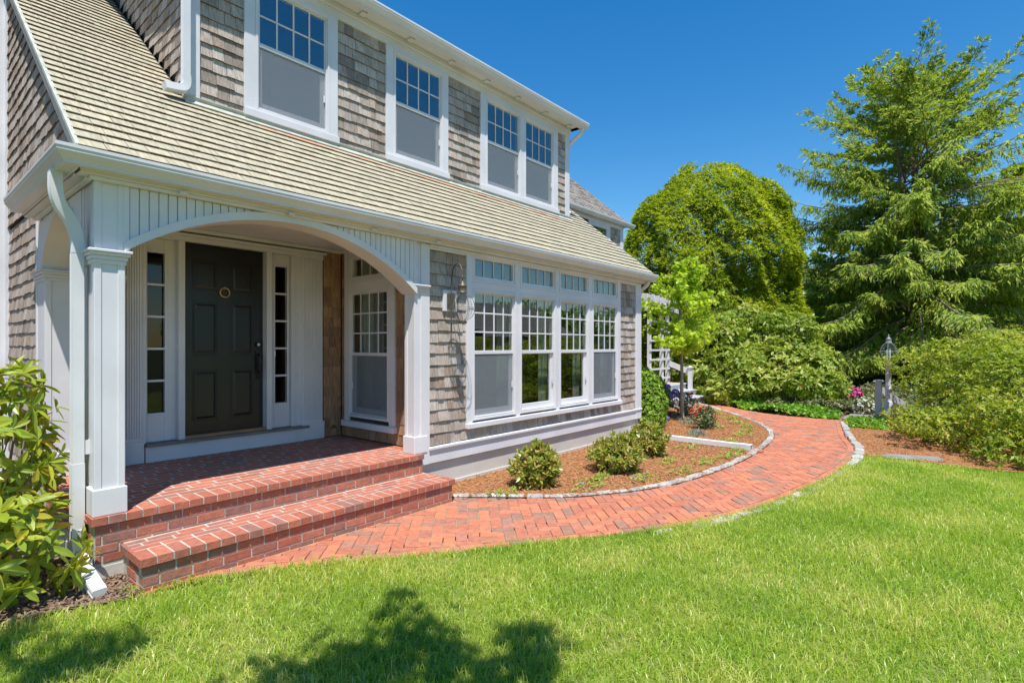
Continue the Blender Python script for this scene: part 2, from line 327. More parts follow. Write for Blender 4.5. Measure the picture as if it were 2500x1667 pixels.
AX = (Vector((1, 0, 0)), Vector((0, 1, 0)), Vector((0, 0, 1)))
BOXF = [(0, 2, 3, 1), (4, 5, 7, 6), (0, 1, 5, 4), (2, 6, 7, 3), (0, 4, 6, 2), (1, 3, 7, 5)]

def shingle_rect(out, P, u0, u1, z0, z1, datum, expo, m, th=.021, wmin=.075, wmax=.18, jit=.006, lim=None, gap=.004, tv=(.75, 1.35)):
    """courses of tapered shingles on plane P(u, d, z); lim(zmid) may narrow the u range"""
    k = math.floor((z0 - datum) / expo)
    while datum + k * expo < z1 - .005:
        zb = datum + k * expo; k += 1
        a, b = max(zb, z0), min(zb + expo * 1.1, z1)
        if b - a < .015: continue
        ua, ub = u0, u1
        if lim: ua, ub = lim(zb, u0, u1)
        if ub - ua < .02: continue
        u = ua
        while u < ub - .01:
            wd = U(wmin, wmax)
            if ub - (u + wd) < wmin * .7: wd = ub - u
            e = min(u + wd, ub); j = U(-jit, jit) if a == zb else 0; t = th * U(*tv)
            vs = [P(x, d, z) for z, ds in ((a + j, (0, t)), (b, (-.001, .0035))) for d in ds for x in (u + gap / 2, e - gap / 2)]
            out.append((vs, BOXF, m)); u = e

# ---------------------------------------------------------------- house
house = thing('house', 'grey shingled house with white trim, arched porch and black front door', 'house', (5, 6, 0))
YW = 4.70                                               # front wall backing plane
FR = lambda y: (lambda u, d, z: (u, y - d, z))          # plane facing the camera side (-Y)
SD = lambda x: (lambda u, d, z: (x - d, u, z))          # plane facing left (-X), u runs along Y
SL = .803; SA = math.atan(SL); EY, EZ = 4.50, 2.955     # roof slope, eave point
roofz = lambda y: EZ + SL * (y - EY)
RX0, RX1, RIDGE = .87, 9.30, 8.8
NY, NZ = -math.sin(SA), math.cos(SA)
RP = lambda u, d, s: (u, EY + s * math.cos(SA) + d * NY, EZ + s * math.sin(SA) + d * NZ)
sy = lambda y: (y - EY) / math.cos(SA)                  # slope distance at y

# --- wall backing (solid sheathing with openings)
wb = MB()
wb.box(4.06, 4.80, YW, YW + .14, .29, 2.95); wb.box(8.28, 9.15, YW, YW + .14, .29, 2.95)
wb.box(4.80, 8.28, YW, YW + .14, .29, .70); wb.box(4.80, 8.28, YW, YW + .14, 2.76, 2.95)
wb.box(9.05, 9.15, YW + .14, 8.75, .29, 2.95)                         # right end wall
wb.box(4.05, 4.15, 4.9, 5.40, .40, 2.95); wb.box(4.05, 4.15, 6.18, 6.43, .40, 2.95)
wb.box(4.05, 4.15, 5.40, 6.18, .40, .72); wb.box(4.05, 4.15, 5.40, 6.18, 2.78, 2.95)
wb.box(3.782, 4.05, 6.42, 6.52, .40, 2.95)
wb.box(1.006, 1.1, 6.56, 8.3, .2, 2.95)                                  # left side wall behind the porch
DX0, DX1, DY = 1.98, 8.47, 5.81                                       # dormer
for a, b in ((DX0, 2.66), (3.44, 4.45), (5.24, 6.22), (7.94, DX1)): wb.box(a, b, DY, DY + .12, 3.9, 5.75)
for a, b in ((2.66, 3.44), (4.45, 5.24), (6.22, 7.94)): wb.box(a, b, DY, DY + .12, 3.9, 4.17); wb.box(a, b, DY, DY + .12, 5.47, 5.75)
wb.prism([(DY + .12, 4.0), (RIDGE, 6.3), (RIDGE, 6.5), (DY + .12, 5.78)], lambda p, t: (t, p[0], p[1]), DX0 + .005, DX0 + .1)
wb.prism([(DY + .12, 4.0), (RIDGE, 6.3), (RIDGE, 6.5), (DY + .12, 5.78)], lambda p, t: (t, p[0], p[1]), DX1 - .1, DX1 - .005)
wb.prism([(4.62, 2.96), (8.75, 2.96), (8.75, roofz(8.75) - .05), (4.62, roofz(4.62) - .05)], lambda p, t: (t, p[0], p[1]), .99, 1.09)
wb.prism([(4.62, 2.96), (8.75, 2.96), (8.75, roofz(8.75) - .05), (4.62, roofz(4.62) - .05)], lambda p, t: (t, p[0], p[1]), 9.06, 9.15)
wb.box(-4, 1.0, 8.40, 8.5, .1, 7.5)                                   # wall further left
wall = wb.build('wall', BACK, house)

shin = []
G, B = SHING, SHINGB
for a, b, z0, z1 in ((4.06, 4.65, .497, 2.79), (8.41, 8.975, .497, 2.79), (4.65, 8.41, .497, .62)):
    shingle_rect(shin, FR(YW), a, b, z0, z1, .497, .1305, G)
for a, b in ((2.08, 2.50), (3.59, 4.29), (5.38, 6.055), (8.10, 8.345)):
    shingle_rect(shin, FR(DY), a, b, 3.975, 5.535, 3.99, .128, G)
for a, b, z0, z1 in ((6.31, 6.405, .45, 2.89), (5.0, 5.25, .45, 2.89), (5.25, 6.31, .45, .59)):
    shingle_rect(shin, SD(4.05), a, b, z0, z1, .44, .1305, B, th=.008)
shingle_rect(shin, FR(6.42), 3.78, 4.03, .45, 2.89, .44, .1305, B, th=.008, wmax=.16)
roofy = lambda z: EY + (z - EZ) / SL
shingle_rect(shin, SD(DX0 + .005), 5.9, 8.7, 4.0, 5.9, 3.99, .128, G, lim=lambda z, a, b: (a, min(b, roofy(z + .02))), th=.016)
shingle_rect(shin, SD(.99), 4.65, 8.36, 2.95, 6.0, 2.82, .128, G, lim=lambda z, a, b: (max(a, roofy(z + .14)), b), th=.016)
shingle_rect(shin, SD(1.0), 6.735, 8.36, .35, 2.92, .35, .128, G, th=.016)
shingle_rect(shin, FR(8.40), .1, .90, .2, 6.8, .25, .15, G, th=.016)
pieces('wall_shingle', shin, wall, 300, 'wall_shingles')

# --- main roof
rb = MB()
rp = lambda p, t: RP(t, p[1], p[0])
rb.prism([(0, -.06), (sy(RIDGE), -.06), (sy(RIDGE), 0), (0, 0)], rp, RX0 + .015, DX0 - .02)
rb.prism([(0, -.06), (sy(DY + .1), -.06), (sy(DY + .1), 0), (0, 0)], rp, DX0 - .02, DX1 + .02)
rb.prism([(0, -.06), (sy(RIDGE), -.06), (sy(RIDGE), 0), (0, 0)], rp, DX1 + .02, RX1 - .015)
rb.prism([(RIDGE, 6.37), (13, 3.2), (13, 3.1), (RIDGE, 6.28)], lambda p, t: (t, p[0], p[1]), RX0, RX1)
roof = rb.build('roof', BACK, house)
rs = []
EX = .136
KW = dict(th=.0195, wmin=.10, wmax=.21, jit=.002, tv=(.9, 1.12))
cT = -.02 + EX * math.floor(sy(DY) / EX)
shingle_rect(rs, RP, RX0, RX1, -.02, cT - EX, -.02, EX, ROOF, **KW)
for a, b, mm in ((RX0, 2.6, ROOF), (2.6, 8.0, ROOFRED), (8.0, RX1, ROOF)): shingle_rect(rs, RP, a, b, cT - EX, cT, -.02, EX, mm, **KW)
shingle_rect(rs, RP, RX0, DX0 - .04, cT, sy(8.6), -.02, EX, ROOF, **KW)
shingle_rect(rs, RP, DX0 - .04, DX1 + .03, cT, sy(DY) - .02, -.02, EX, ROOFRED, **KW)
shingle_rect(rs, RP, DX1 + .03, RX1, cT, sy(8.6), -.02, EX, ROOF, **KW)
pieces('roof_shingle', rs, roof, 300, 'roof_shingles')
fl = MB(); fl.prism([(sy(DY) - .10, .012), (sy(DY) - .005, .014), (sy(DY) - .005, .06), (sy(DY) - .012, .06), (sy(DY) - .012, .026), (sy(DY) - .1, .024)], rp, DX0 - .05, DX1 + .03)
fl.build('flashing', LEAD, roof)
for x0, x1 in ((RX0 - .010, RX0 + .012), (RX1 - .012, RX1 + .010)):
    rk = MB(); rk.prism([(-.02, -.07), (sy(RIDGE), -.07), (sy(RIDGE), -.012), (-.02, -.012)], rp, x0, x1); rk.build('rake_board', GREYD, roof)
    rk = MB(); rk.prism([(-.02, -.011), (sy(RIDGE), -.011), (sy(RIDGE), .016), (-.02, .016)], rp, x0 - .004, x1); rk.build('rake_edge', LEAD, roof)

# --- dormer roof and cornice
dr = MB(); dp_ = lambda p, t: (t, p[0], p[1])
dr.prism([(5.52, 5.80), (RIDGE, 6.62), (RIDGE, 6.56), (5.52, 5.755)], dp_, 1.70, 8.66)
dr.build('dormer_roof', ROOFGREY, house)
dc = MB()
dc.box(DX0 - .02, DX1 + .01, DY - .035, DY + .02, 5.535, 5.70)                  # frieze
dc.box(DX0 - .02, DX1 + .01, DY - .065, DY - .035, 5.625, 5.70)                 # bed mould
dc.box(1.75, 8.62, 5.60, DY + .02, 5.70, 5.715)                                 # soffit
dc.box(1.75, 8.62, 5.592, 5.606, 5.69, 5.80)                                    # fascia
dc.box(8.50, 8.62, 5.61, 8.5, 5.70, 5.75)
dc.build('dormer_cornice', WHITE, house, bevel=.004)
for i in range(9):
    b = MB(); x = 2.4 + i * .74; b.box(x - .035, x + .035, 5.64, 5.73, 5.675, 5.70); b.build('soffit_block', WHITE, house)
GP = [(0, 0), (0, -.11), (.012, -.11), (.012, -.008), (.10, -.008), (.10, 0)]    # cross-section helper (lip at 0)
def gutter_profile(z):                                  # (inward distance from lip, z): K-style
    return [(0, z), (0, z - .022), (.006, z - .028), (.006, z - .045), (.022, z - .066), (.038, z - .082), (.05, z - .10), (.05, z - .112), (.125, z - .112), (.125, z), (.118, z), (.118, z - .10), (.06, z - .10), (.046, z - .076), (.014, z - .036), (.012, z - .012), (.014, z)]
def sweep(profile, path, name, m, parent):              # path: fn(d) -> list of points for that inward distance
    mb = MB(); cols = [[(*q, z) for q in path(d)] for d, z in profile]; n = len(profile); k = len(cols[0])
    vs = [c for cl in cols for c in cl]
    fs = [(i * k + j, i * k + j + 1, ((i + 1) % n) * k + j + 1, ((i + 1) % n) * k + j) for i in range(n) for j in range(k - 1)]
    fs += [tuple(i * k for i in range(n)), tuple(i * k + k - 1 for i in range(n))[::-1]]
    mb.add(vs, fs); return mb.build(name, m, parent)
LX, LY, LZ = .747, 4.43, 2.935
sweep(gutter_profile(LZ), lambda d: [(9.40, LY + d), (LX + d, LY + d), (LX + d, 6.55)], 'gutter', ALU, house)
sweep(gutter_profile(5.79), lambda d: [(8.70, 5.48 + d), (1.60, 5.48 + d)], 'gutter', ALU, house)

# --- lower cornice: fascia, soffit, frieze, blocks
cn = MB()
cn.box(.90, 9.36, 4.556, 4.575, 2.815, 2.94); cn.box(.905, 9.36, 4.576, YW + .02, 2.80, 2.818)
cn.box(.96, 9.19, 4.60, 4.645, 2.775, 2.80)
cn.box(.872, .89, 4.56, 6.60, 2.815, 2.94); cn.box(.892, 1.02, 4.70, 6.60, 2.80, 2.817)
cn.box(.95, .985, 4.66, 6.56, 2.775, 2.80)
cn.box(9.19, 9.36, 4.60, 4.9, 2.79, 2.80)
cn.build('cornice', WHITE, house, bevel=.003)
fz = MB(); fz.box(4.06, 8.975, 4.648, 4.705, 2.745, 2.775); fz.box(4.06, 8.975, 4.665, 4.705, 2.72, 2.745); fz.build('frieze', WHITE, house, bevel=.003)
for x in [1.5 + .86 * i for i in range(10)]:
    b = MB(); b.box(x, x + .055, 4.61, 4.69, 2.772, 2.80) if x > 4.1 else b.box(x, x + .055, 4.56, 4.60, 2.775, 2.80); b.build('soffit_block', WHITE, house)
ps = MB(); ps.prism([(4.45, 2.93), (4.62, 2.93), (4.62, 2.99)], lambda p, t: (t, p[0], p[1]), .80, .98)
ps.build('eave_return_cap', LEAD, house)

# --- trim boards
t = MB(); t.box(3.93, 4.06, 4.66, 4.86, .30, 2.775); t.build('corner_board', WHITE, house, bevel=.004)
t = MB(); t.box(8.975, 9.178, 4.66, 4.70, .30, 2.775); t.box(9.15, 9.178, 4.70, 4.85, .30, 2.775); t.build('corner_board', WHITE, house, bevel=.004)
t = MB(); t.box(4.062, 9.17, 4.668, 4.72, .30, .455); t.build('water_table', WHITE, house, bevel=.004)
t = MB(); t.prism([(4.645, .457), (4.72, .457), (4.72, .497), (4.645, .480)], lambda p, q: (q, p[0], p[1]), 4.045, 9.19); t.build('drip_cap', WHITE, house)
t = MB(); t.box(3.95, 9.14, 4.706, 4.95, -.3, .32); t.box(9.0, 9.14, 4.9, 8.7, -.3, .32); t.build('foundation', CONC, house)
t = MB(); t.box(3.95, 9.16, 4.688, 4.80, -.3, .045); t.build('footing_ledge', CONC, house)
t = MB(); t.box(DX0 - .02, 2.08, DY - .03, DY + .02, 3.90, 5.535); t.box(DX0 - .02, DX0 + .005, DY + .02, DY + .10, 3.95, 5.7); t.build('dormer_corner_board', WHITE, house, bevel=.004)
t = MB(); t.box(8.345, DX1 + .01, DY - .03, DY + .02, 3.90, 5.535); t.box(DX1, DX1 + .012, DY + .02, DY + .12, 3.9, 5.7); t.build('dormer_corner_board', WHITE, house, bevel=.004)
t = MB(); t.box(.90, 1.0, 8.34, 8.40, .1, 7); t.box(.965, 1.0, 8.25, 8.34, .1, 7); t.build('corner_board', WHITE, house)

# --- windows
def bars(parent, T, u0, u1, z0, z1, nc, nr, d0, d1, wd=.018):
    for i in range(1, nc):
        u = u0 + (u1 - u0) * i / nc; MB(T).box(u - wd / 2, u + wd / 2, d0, d1, z0, z1).build('muntin', WHITE, parent)
    for j in range(1, nr):
        z = z0 + (z1 - z0) * j / nr; MB(T).box(u0, u1, d0 - .001, d1 - .001, z - wd / 2, z + wd / 2).build('muntin', WHITE, parent)
def double_hung(T, u0, u1, zb, zr0, zr1, zt, nc, nr, screen=True):
    """u0..u1 glass width; zb bottom of glass, zr meeting rail, zt top of glass; d>0 is outside"""
    f = MB(T); f.ring(u0 - .055, u1 + .055, zb - .085, zt + .05, .03, -.09, .025); f.ring(u0 - .025, u1 + .025, zb - .05, zt + .025, .014, -.05, .012)
    wn = f.build('window', WHITE, house, bevel=.003)
    MB(T).ring(u0 - .011, u1 + .011, zr0 + .004, zt + .011, .014, -.026, -.004, wb=zr1 - zr0).build('upper_sash', WHITE, wn, bevel=.003)
    MB(T).ring(u0 - .011, u1 + .011, zb - .036, zr1 - .004, .05, -.06, -.03, wb=.07, wt=zr1 - zr0).build('lower_sash', WHITE, wn, bevel=.003)
    MB(T).box(u0 + .002, u1 - .002, -.019, -.014, zr1 + .002, zt - .002).build('pane', GLASS, wn)
    MB(T).box(u0 + .038, u1 - .038, -.048, -.043, zb + .033, zr0 - .002).build('pane', GLASS, wn)
    bars(wn, T, u0, u1, zr1, zt, nc, nr, -.0135, -.006)
    if screen: MB(T).box(u0 - .005, u1 + .005, -.014, -.0125, zb - .03, zr0 + .004).build('insect_screen', SCREEN, wn)
    MB(T).box(u1 - .012, u1 + .004, -.012, .002, zb + .28, zb + .36).build('sash_latch', WHITE, wn)
    return wn
def transom(T, u0, u1, z0, z1, nc):
    f = MB(T); f.ring(u0 - .055, u1 + .055, z0 - .072, z1 + .068, .03, -.09, .025); f.ring(u0 - .025, u1 + .025, z0 - .042, z1 + .038, .025, -.06, .008, wb=.042, wt=.038)
    wn = f.build('transom_window', WHITE, house, bevel=.003)
    MB(T).box(u0 - .001, u1 + .001, -.03, -.025, z0 - .001, z1 + .001).build('pane', GLASS, wn)
    bars(wn, T, u0, u1, z0, z1, nc, 1, -.0245, -.017, .014)
T = FR(4.685)
FW = [(4.807, 5.531), (5.724, 6.449), (6.641, 7.350), (7.553, 8.275)]
for i, (a, b) in enumerate(FW):
    double_hung(T, a, b, .797, 1.521, 1.566, 2.277, 4, 3, screen=i in (0, 3)); transom(T, a, b, 2.489, 2.703, 4)
c = MB(T)
c.box(4.65, 4.752, -.02, .022, .687, 2.775); c.box(8.33, 8.41, -.02, .022, .687, 2.775)
for (a, b), (a2, b2) in zip(FW, FW[1:]): c.box(b + .055, a2 - .055, -.02, .016, .687, 2.775)
for a, b in FW: c.box(a - .055, b + .055, -.02, .018, 2.328, 2.417)
c.build('window_casing', WHITE, house, bevel=.003)
MB(T).box(4.64, 8.42, -.02, .055, .625, .687).build('window_sill', WHITE, house, bevel=.005)
T = FR(5.79)
for a, b in ((2.668, 3.428), (4.462, 5.227), (6.232, 6.979), (7.184, 7.927)): double_hung(T, a, b, 4.196, 4.810, 4.856, 5.445, 4, 2)
for a, b, mid in ((2.50, 3.59, ()), (4.291, 5.379, ()), (6.055, 8.096, ((7.034, 7.129),))):
    g0 = {2.50: (2.613, 3.483), 4.291: (4.407, 5.282), 6.055: (6.177, 7.982)}[a]
    c = MB(T); c.box(a, g0[0], -.03, .02, 4.107, 5.535); c.box(g0[1], b, -.03, .02, 4.107, 5.535); c.box(g0[0], g0[1], -.03, .019, 5.495, 5.535)
    for m0, m1 in mid: c.box(m0, m1, -.03, .019, 4.107, 5.495)
    c.box(a - .004, b + .004, -.03, .05, 4.03, 4.107); c.box(a, b, -.03, .015, 3.93, 4.03)
    c.build('window_casing', WHITE, house, bevel=.003)
T = SD(4.037)
double_hung(T, 5.416, 6.166, .797, 1.50, 1.54, 2.29, 4, 3); transom(T, 5.43, 6.15, 2.52, 2.74, 4)
c = MB(T); c.box(5.25, 5.361, -.02, .02, .66, 2.87); c.box(6.221, 6.31, -.02, .02, .66, 2.87); c.box(5.361, 6.221, -.02, .018, 2.34, 2.447); c.box(5.361, 6.221, -.02, .018, 2.81, 2.87); c.build('window_casing', WHITE, house, bevel=.003)
MB(T).box(5.235, 6.345, -.02, .05, .585, .66).build('window_sill', WHITE, house, bevel=.004)

# --- rooms behind the glass
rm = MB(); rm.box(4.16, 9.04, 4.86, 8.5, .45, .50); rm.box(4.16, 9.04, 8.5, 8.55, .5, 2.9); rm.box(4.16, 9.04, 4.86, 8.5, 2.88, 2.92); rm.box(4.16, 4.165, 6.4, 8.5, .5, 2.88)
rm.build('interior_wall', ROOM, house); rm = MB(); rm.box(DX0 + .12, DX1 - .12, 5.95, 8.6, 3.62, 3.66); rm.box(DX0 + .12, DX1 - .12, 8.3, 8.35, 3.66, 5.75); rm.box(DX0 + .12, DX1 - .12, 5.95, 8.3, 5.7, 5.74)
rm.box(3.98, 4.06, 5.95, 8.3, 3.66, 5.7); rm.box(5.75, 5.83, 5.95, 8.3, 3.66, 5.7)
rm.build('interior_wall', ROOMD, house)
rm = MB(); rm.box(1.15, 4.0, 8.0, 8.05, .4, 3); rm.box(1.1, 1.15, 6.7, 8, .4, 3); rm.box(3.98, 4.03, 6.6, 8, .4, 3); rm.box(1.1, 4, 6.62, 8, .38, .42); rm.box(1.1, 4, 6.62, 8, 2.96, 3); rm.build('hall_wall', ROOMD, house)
def curtain(T, u0, u1, z0, z1, d):
    n = 26; mb = MB(T); pts = [(u0 + (u1 - u0) * i / n, d + .022 * math.sin(i * 1.35)) for i in range(n + 1)]
    vs = [(u, dd, z) for z in (z0, z1) for u, dd in pts]
    mb.add(vs, [(i, i + 1, n + 2 + i, n + 1 + i) for i in range(n)]); return mb.build('curtain', CURT, house, smooth=True)
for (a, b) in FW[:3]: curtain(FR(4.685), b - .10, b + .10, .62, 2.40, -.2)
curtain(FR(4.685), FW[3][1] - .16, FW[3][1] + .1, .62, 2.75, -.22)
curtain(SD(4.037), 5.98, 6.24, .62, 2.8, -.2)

# ---------------------------------------------------------------- porch
ZL = .44
def column(x0, x1, y0, y1, name='column'):
    m = MB(); m.box(x0, x1, y0, y1, ZL, 2.80)
    for (a, b, c, d) in ((x0 - .008, x0 + .035, y0 - .008, y0 + .035), (x1 - .035, x1 + .008, y0 - .008, y0 + .035), (x0 - .008, x0 + .035, y1 - .035, y1 + .008)):
        m.box(a, b, c, d, ZL, 2.80)
    o = m.build(name, WHITE, house, bevel=.003)
    MB().box(x0 - .02, x1 + .02, y0 - .02, y1 + .02, ZL + .002, .628).build('plinth', WHITE, o, bevel=.004)
    cp = MB()
    for e, a, b in ((.016, 2.205, 2.235), (.024, 2.235, 2.262), (.036, 2.262, 2.285), (.048, 2.285, 2.305)): cp.box(x0 - e, x1 + e, y0 - e, y1 + e, a, b)
    cp.build('capital', WHITE, o, bevel=.004)
    return o
column(1.0, 1.165, 4.65, 4.97)
column(3.85, 4.00, 4.672, 4.83)
pr = MB(); pr.box(1.0, 1.60, 6.32, 6.45, ZL, 2.89); pr.box(1.0, 1.03, 6.45, 6.735, .2, 2.89); pr.box(.992, 1.04, 6.312, 6.36, ZL, 2.80); pr.box(.992, 1.04, 6.69, 6.738, .2, 2.80)
pier = pr.build('rear_pier', WHITE, house, bevel=.003)
cp = MB()
for e, a, b in ((.016, 2.215, 2.24), (.024, 2.24, 2.27), (.036, 2.27, 2.295), (.048, 2.295, 2.31)): cp.box(1.0 - e, 1.60, 6.32 - e, 6.735, a, b)
cp.build('capital', WHITE, pier, bevel=.004)
MB().box(.98, 1.60, 6.30, 6.74, ZL + .002, .66).build('plinth', WHITE, pier, bevel=.004)
# arches
def arch(P, u0, u1, zs, zc, R0, uc, d0, d1, band, name):
    """P(u, d, z); band of height `band` over the intrados, depth d0..d1, beam core d0..dc"""
    n = 28; us = [u0 + (u1 - u0) * i / n for i in range(n + 1)]
    zi = lambda u: zc - (R0 - math.sqrt(max(0, R0 * R0 - (u - uc) ** 2)))
    mb = MB(P)
    for a, b in zip(us, us[1:]):
        mb.hexa([(a, d0, zi(a)), (b, d0, zi(b)), (b, d1, zi(b)), (a, d1, zi(a))], [(a, d0, zi(a) + band), (b, d0, zi(b) + band), (b, d1, zi(b) + band), (a, d1, zi(a) + band)])
    o = mb.build(name, WHITE, house)
    mb = MB(P)                                           # backing of the spandrel
    for a, b in zip(us, us[1:]):
        mb.hexa([(a, -.24, zi(a) + .012), (b, -.24, zi(b) + .012), (b, -.005, zi(b) + .012), (a, -.005, zi(a) + .012)], [(a, -.24, 2.80), (b, -.24, 2.80), (b, -.005, 2.80), (a, -.005, 2.80)])
    mb.build('arch_soffit', WHITE, o)
    return o, zi
Pf = FR(4.655)
ar, zi = arch(Pf, 1.165, 3.85, 2.30, 2.722, 2.15, 2.44, -.2, .03, .068, 'porch_arch')
x = 1.20
while x < 3.83:
    a, b = x, min(x + .0605, 3.84); za, zb_ = zi(a) + .066, zi(b) + .066
    m = MB(Pf); t0, t1 = -.004, .010
    if 2.80 - max(za, zb_) > .01:
        m.hexa([(a + .002, t0, za), (b - .002, t0, zb_), (b - .002, t1, zb_), (a + .002, t1, za)], [(a + .002, t0, 2.776), (b - .002, t0, 2.776), (b - .002, t1, 2.776), (a + .002, t1, 2.776)])
        m.build('beadboard', WHITE, ar, bevel=.003)
    x += .0625
for a, b in ((1.165, 1.198), (3.815, 3.85)): MB(Pf).box(a, b, -.02, .018, 2.305, 2.775).build('spandrel_stile', WHITE, ar, bevel=.002)
Ps = SD(1.0)
ar2, zi2 = arch(Ps, 4.97, 6.32, 2.305, 2.722, .76, 5.645, -.14, .03, .06, 'side_arch')
for i in range(22):
    a = 4.99 + i * .0615; b = a + .06
    if b > 6.31: break
    za, zb_ = zi2(a) + .055, zi2(b) + .055; m = MB(Ps)
    m.hexa([(a, -.004, za), (b, -.004, zb_), (b, .01, zb_), (a, .01, za)], [(a, -.004, 2.776), (b, -.004, 2.776), (b, .01, 2.776), (a, .01, 2.776)]); m.build('beadboard', WHITE, ar2)
m = MB(); m.box(1.0, 4.05, 4.89, 6.52, 2.89, 2.93); m.build('porch_ceiling', WHITE, house)
m = MB(); m.box(1.14, 4.03, 6.36, 6.42, 2.845, 2.888); m.box(3.99, 4.035, 4.9, 6.36, 2.845, 2.888); m.build('ceiling_mould', WHITE, house, bevel=.004)

# --- entry: door, sidelights, pilasters
DYP = 6.50
e = MB(); e.box(1.60, 3.79, 6.55, 6.60, .4, 2.95)
en = MB()
en.box(1.60, 3.78, 6.47, 6.56, 2.80, 2.89)                                   # entablature
en.box(1.70, 3.60, 6.43, 6.50, 2.752, 2.80)
en.box(1.58, 3.80, 6.36, 6.47, 2.80, 2.825)                                  # cap
for a, b in ((2.100, 2.162), (3.045, 3.107)): en.box(a, b, 6.42, 6.58, .63, 2.752)
for a, b in ((1.776, 1.808), (3.362, 3.40)): en.box(a, b, 6.44, 6.58, .63, 2.752)
for a, b, ga, gb in ((1.808, 2.100, 1.83, 1.99), (3.107, 3.362, 3.176, 3.328)):
    en.box(a, ga, 6.50, 6.56, .63, 2.752); en.box(gb, b, 6.50, 6.56, .63, 2.752); en.box(ga, gb, 6.50, 6.56, .63, .93); en.box(ga, gb, 6.50, 6.56, 2.602, 2.752)
entry = en.build('entry_surround', WHITE, house, bevel=.003)
for ga, gb in ((1.83, 1.99), (3.176, 3.328)):
    f = MB(); T = FR(6.50); f.T = T; f.ring(ga - .022, gb + .022, .905, 2.625, .022, -.02, .012); s_ = f.build('sidelight', WHITE, house, bevel=.002)
    for k in range(5):
        z0 = .93 + k * (2.602 - .93) / 5; z1 = .93 + (k + 1) * (2.602 - .93) / 5
        MB(T).box(ga, gb, -.04, -.035, z0 + .008, z1 - .008).build('pane', GLASSD, s_)
        if k: MB(T).box(ga, gb, -.045, .004, z0 - .011, z0 + .011).build('muntin', WHITE, s_)
def fluted(x0, x1, name='pilaster'):
    m = MB(); m.box(x0, x1, 6.43, 6.58, ZL, 2.80); n = 5; w_ = (x1 - x0 - .05) / n
    for i in range(n + 1):
        u = x0 + .014 + i * ((x1 - x0 - .028 - .018) / n); m.box(u, u + .018, 6.415, 6.43, .70, 2.74)
    m.box(x0, x1, 6.413, 6.43, 2.74, 2.80)
    o = m.build(name, WHITE, house, bevel=.003); MB().box(x0 - .012, x1 + .006, 6.40, 6.43, ZL + .001, .66).build('plinth', WHITE, o, bevel=.003)
fluted(1.62, 1.775); fluted(3.49, 3.78)
MB().box(3.40, 3.49, 6.46, 6.58, .60, 2.80).build('casing', WHITE, house)
MB().box(1.79, 3.56, 6.36, 6.56, .600, .628).build('threshold', THRESH, house, bevel=.004)
MB().box(2.165, 3.042, 6.44, 6.55, .6285, .66).build('door_sill', OAK, house)
MB().box(1.79, 3.50, 6.395, 6.45, ZL, .600).build('kick_board', WHITE, house)
MB().box(3.385, 3.392, 6.38, 6.40, ZL, .598).build('trim_joint', WHITE, house)
T = FR(6.53)
d0 = MB(T); d0.box(2.164, 3.043, -.045, 0, .662, 2.75); door = d0.build('front_door', DOOR, house)
for (z0, z1) in ((.80, 1.36), (1.53, 2.12), (2.25, 2.58)):
    for (a, b) in ((2.275, 2.53), (2.675, 2.93)):
        m = MB(T); m.ring(a, b, z0, z1, .014, 0, .008)
        i0, i1 = a + .045, b - .045; j0, j1 = z0 + .045, z1 - .045
        m.hexa([(a + .02, -.002, z0 + .02), (b - .02, -.002, z0 + .02), (b - .02, -.002, z1 - .02), (a + .02, -.002, z1 - .02)], [(i0, .008, j0), (i1, .008, j0), (i1, .008, j1), (i0, .008, j1)])
        m.build('panel', DOOR, door, bevel=.002)
kn = MB(); kn.torus((2.603, 6.515, 2.235), (1, 0, 0), (0, 0, 1), .052, .0085, 24, 8); kn.lathe([(.006, 0), (.014, .006), (.014, .024), (.005, .03)], (2.603, 6.518, 2.275), 10); kn.lathe([(.004, 0), (.012, .005), (.012, .018), (.004, .022)], (2.603, 6.515, 2.175), 10)
kn.build('knocker', BRASS, door, smooth=True)
hd = MB(); hd.box(2.955, 3.005, 6.512, 6.53, 1.30, 1.56); hd.tube([(2.98, 6.52, 1.53), (2.98, 6.465, 1.51), (2.98, 6.455, 1.42), (2.98, 6.47, 1.33), (2.98, 6.52, 1.31)], .011, 8); hd.tube([(2.98, 6.52, 1.235), (2.98, 6.48, 1.26), (2.98, 6.52, 1.31)], .008, 6)
hd.build('handle', BLACKM, door)
db = MB(); db.tube([(2.98, 6.53, 1.645), (2.98, 6.508, 1.645)], [.034, .03], 18); db.build('lock_rose', BLACKM, door)
db = MB(); db.tube([(2.98, 6.508, 1.645), (2.98, 6.496, 1.645)], .017, 14); db.build('lock_cylinder', NICKEL, door)
MB().box(3.118, 3.14, 6.405, 6.42, 1.50, 1.57).build('doorbell', WHITE, house)
sp = MB(); sp.tube([(3.915, 6.40, .575), (3.915, 6.375, .575)], .022, 12); sp.build('hose_tap', BRASS, house)

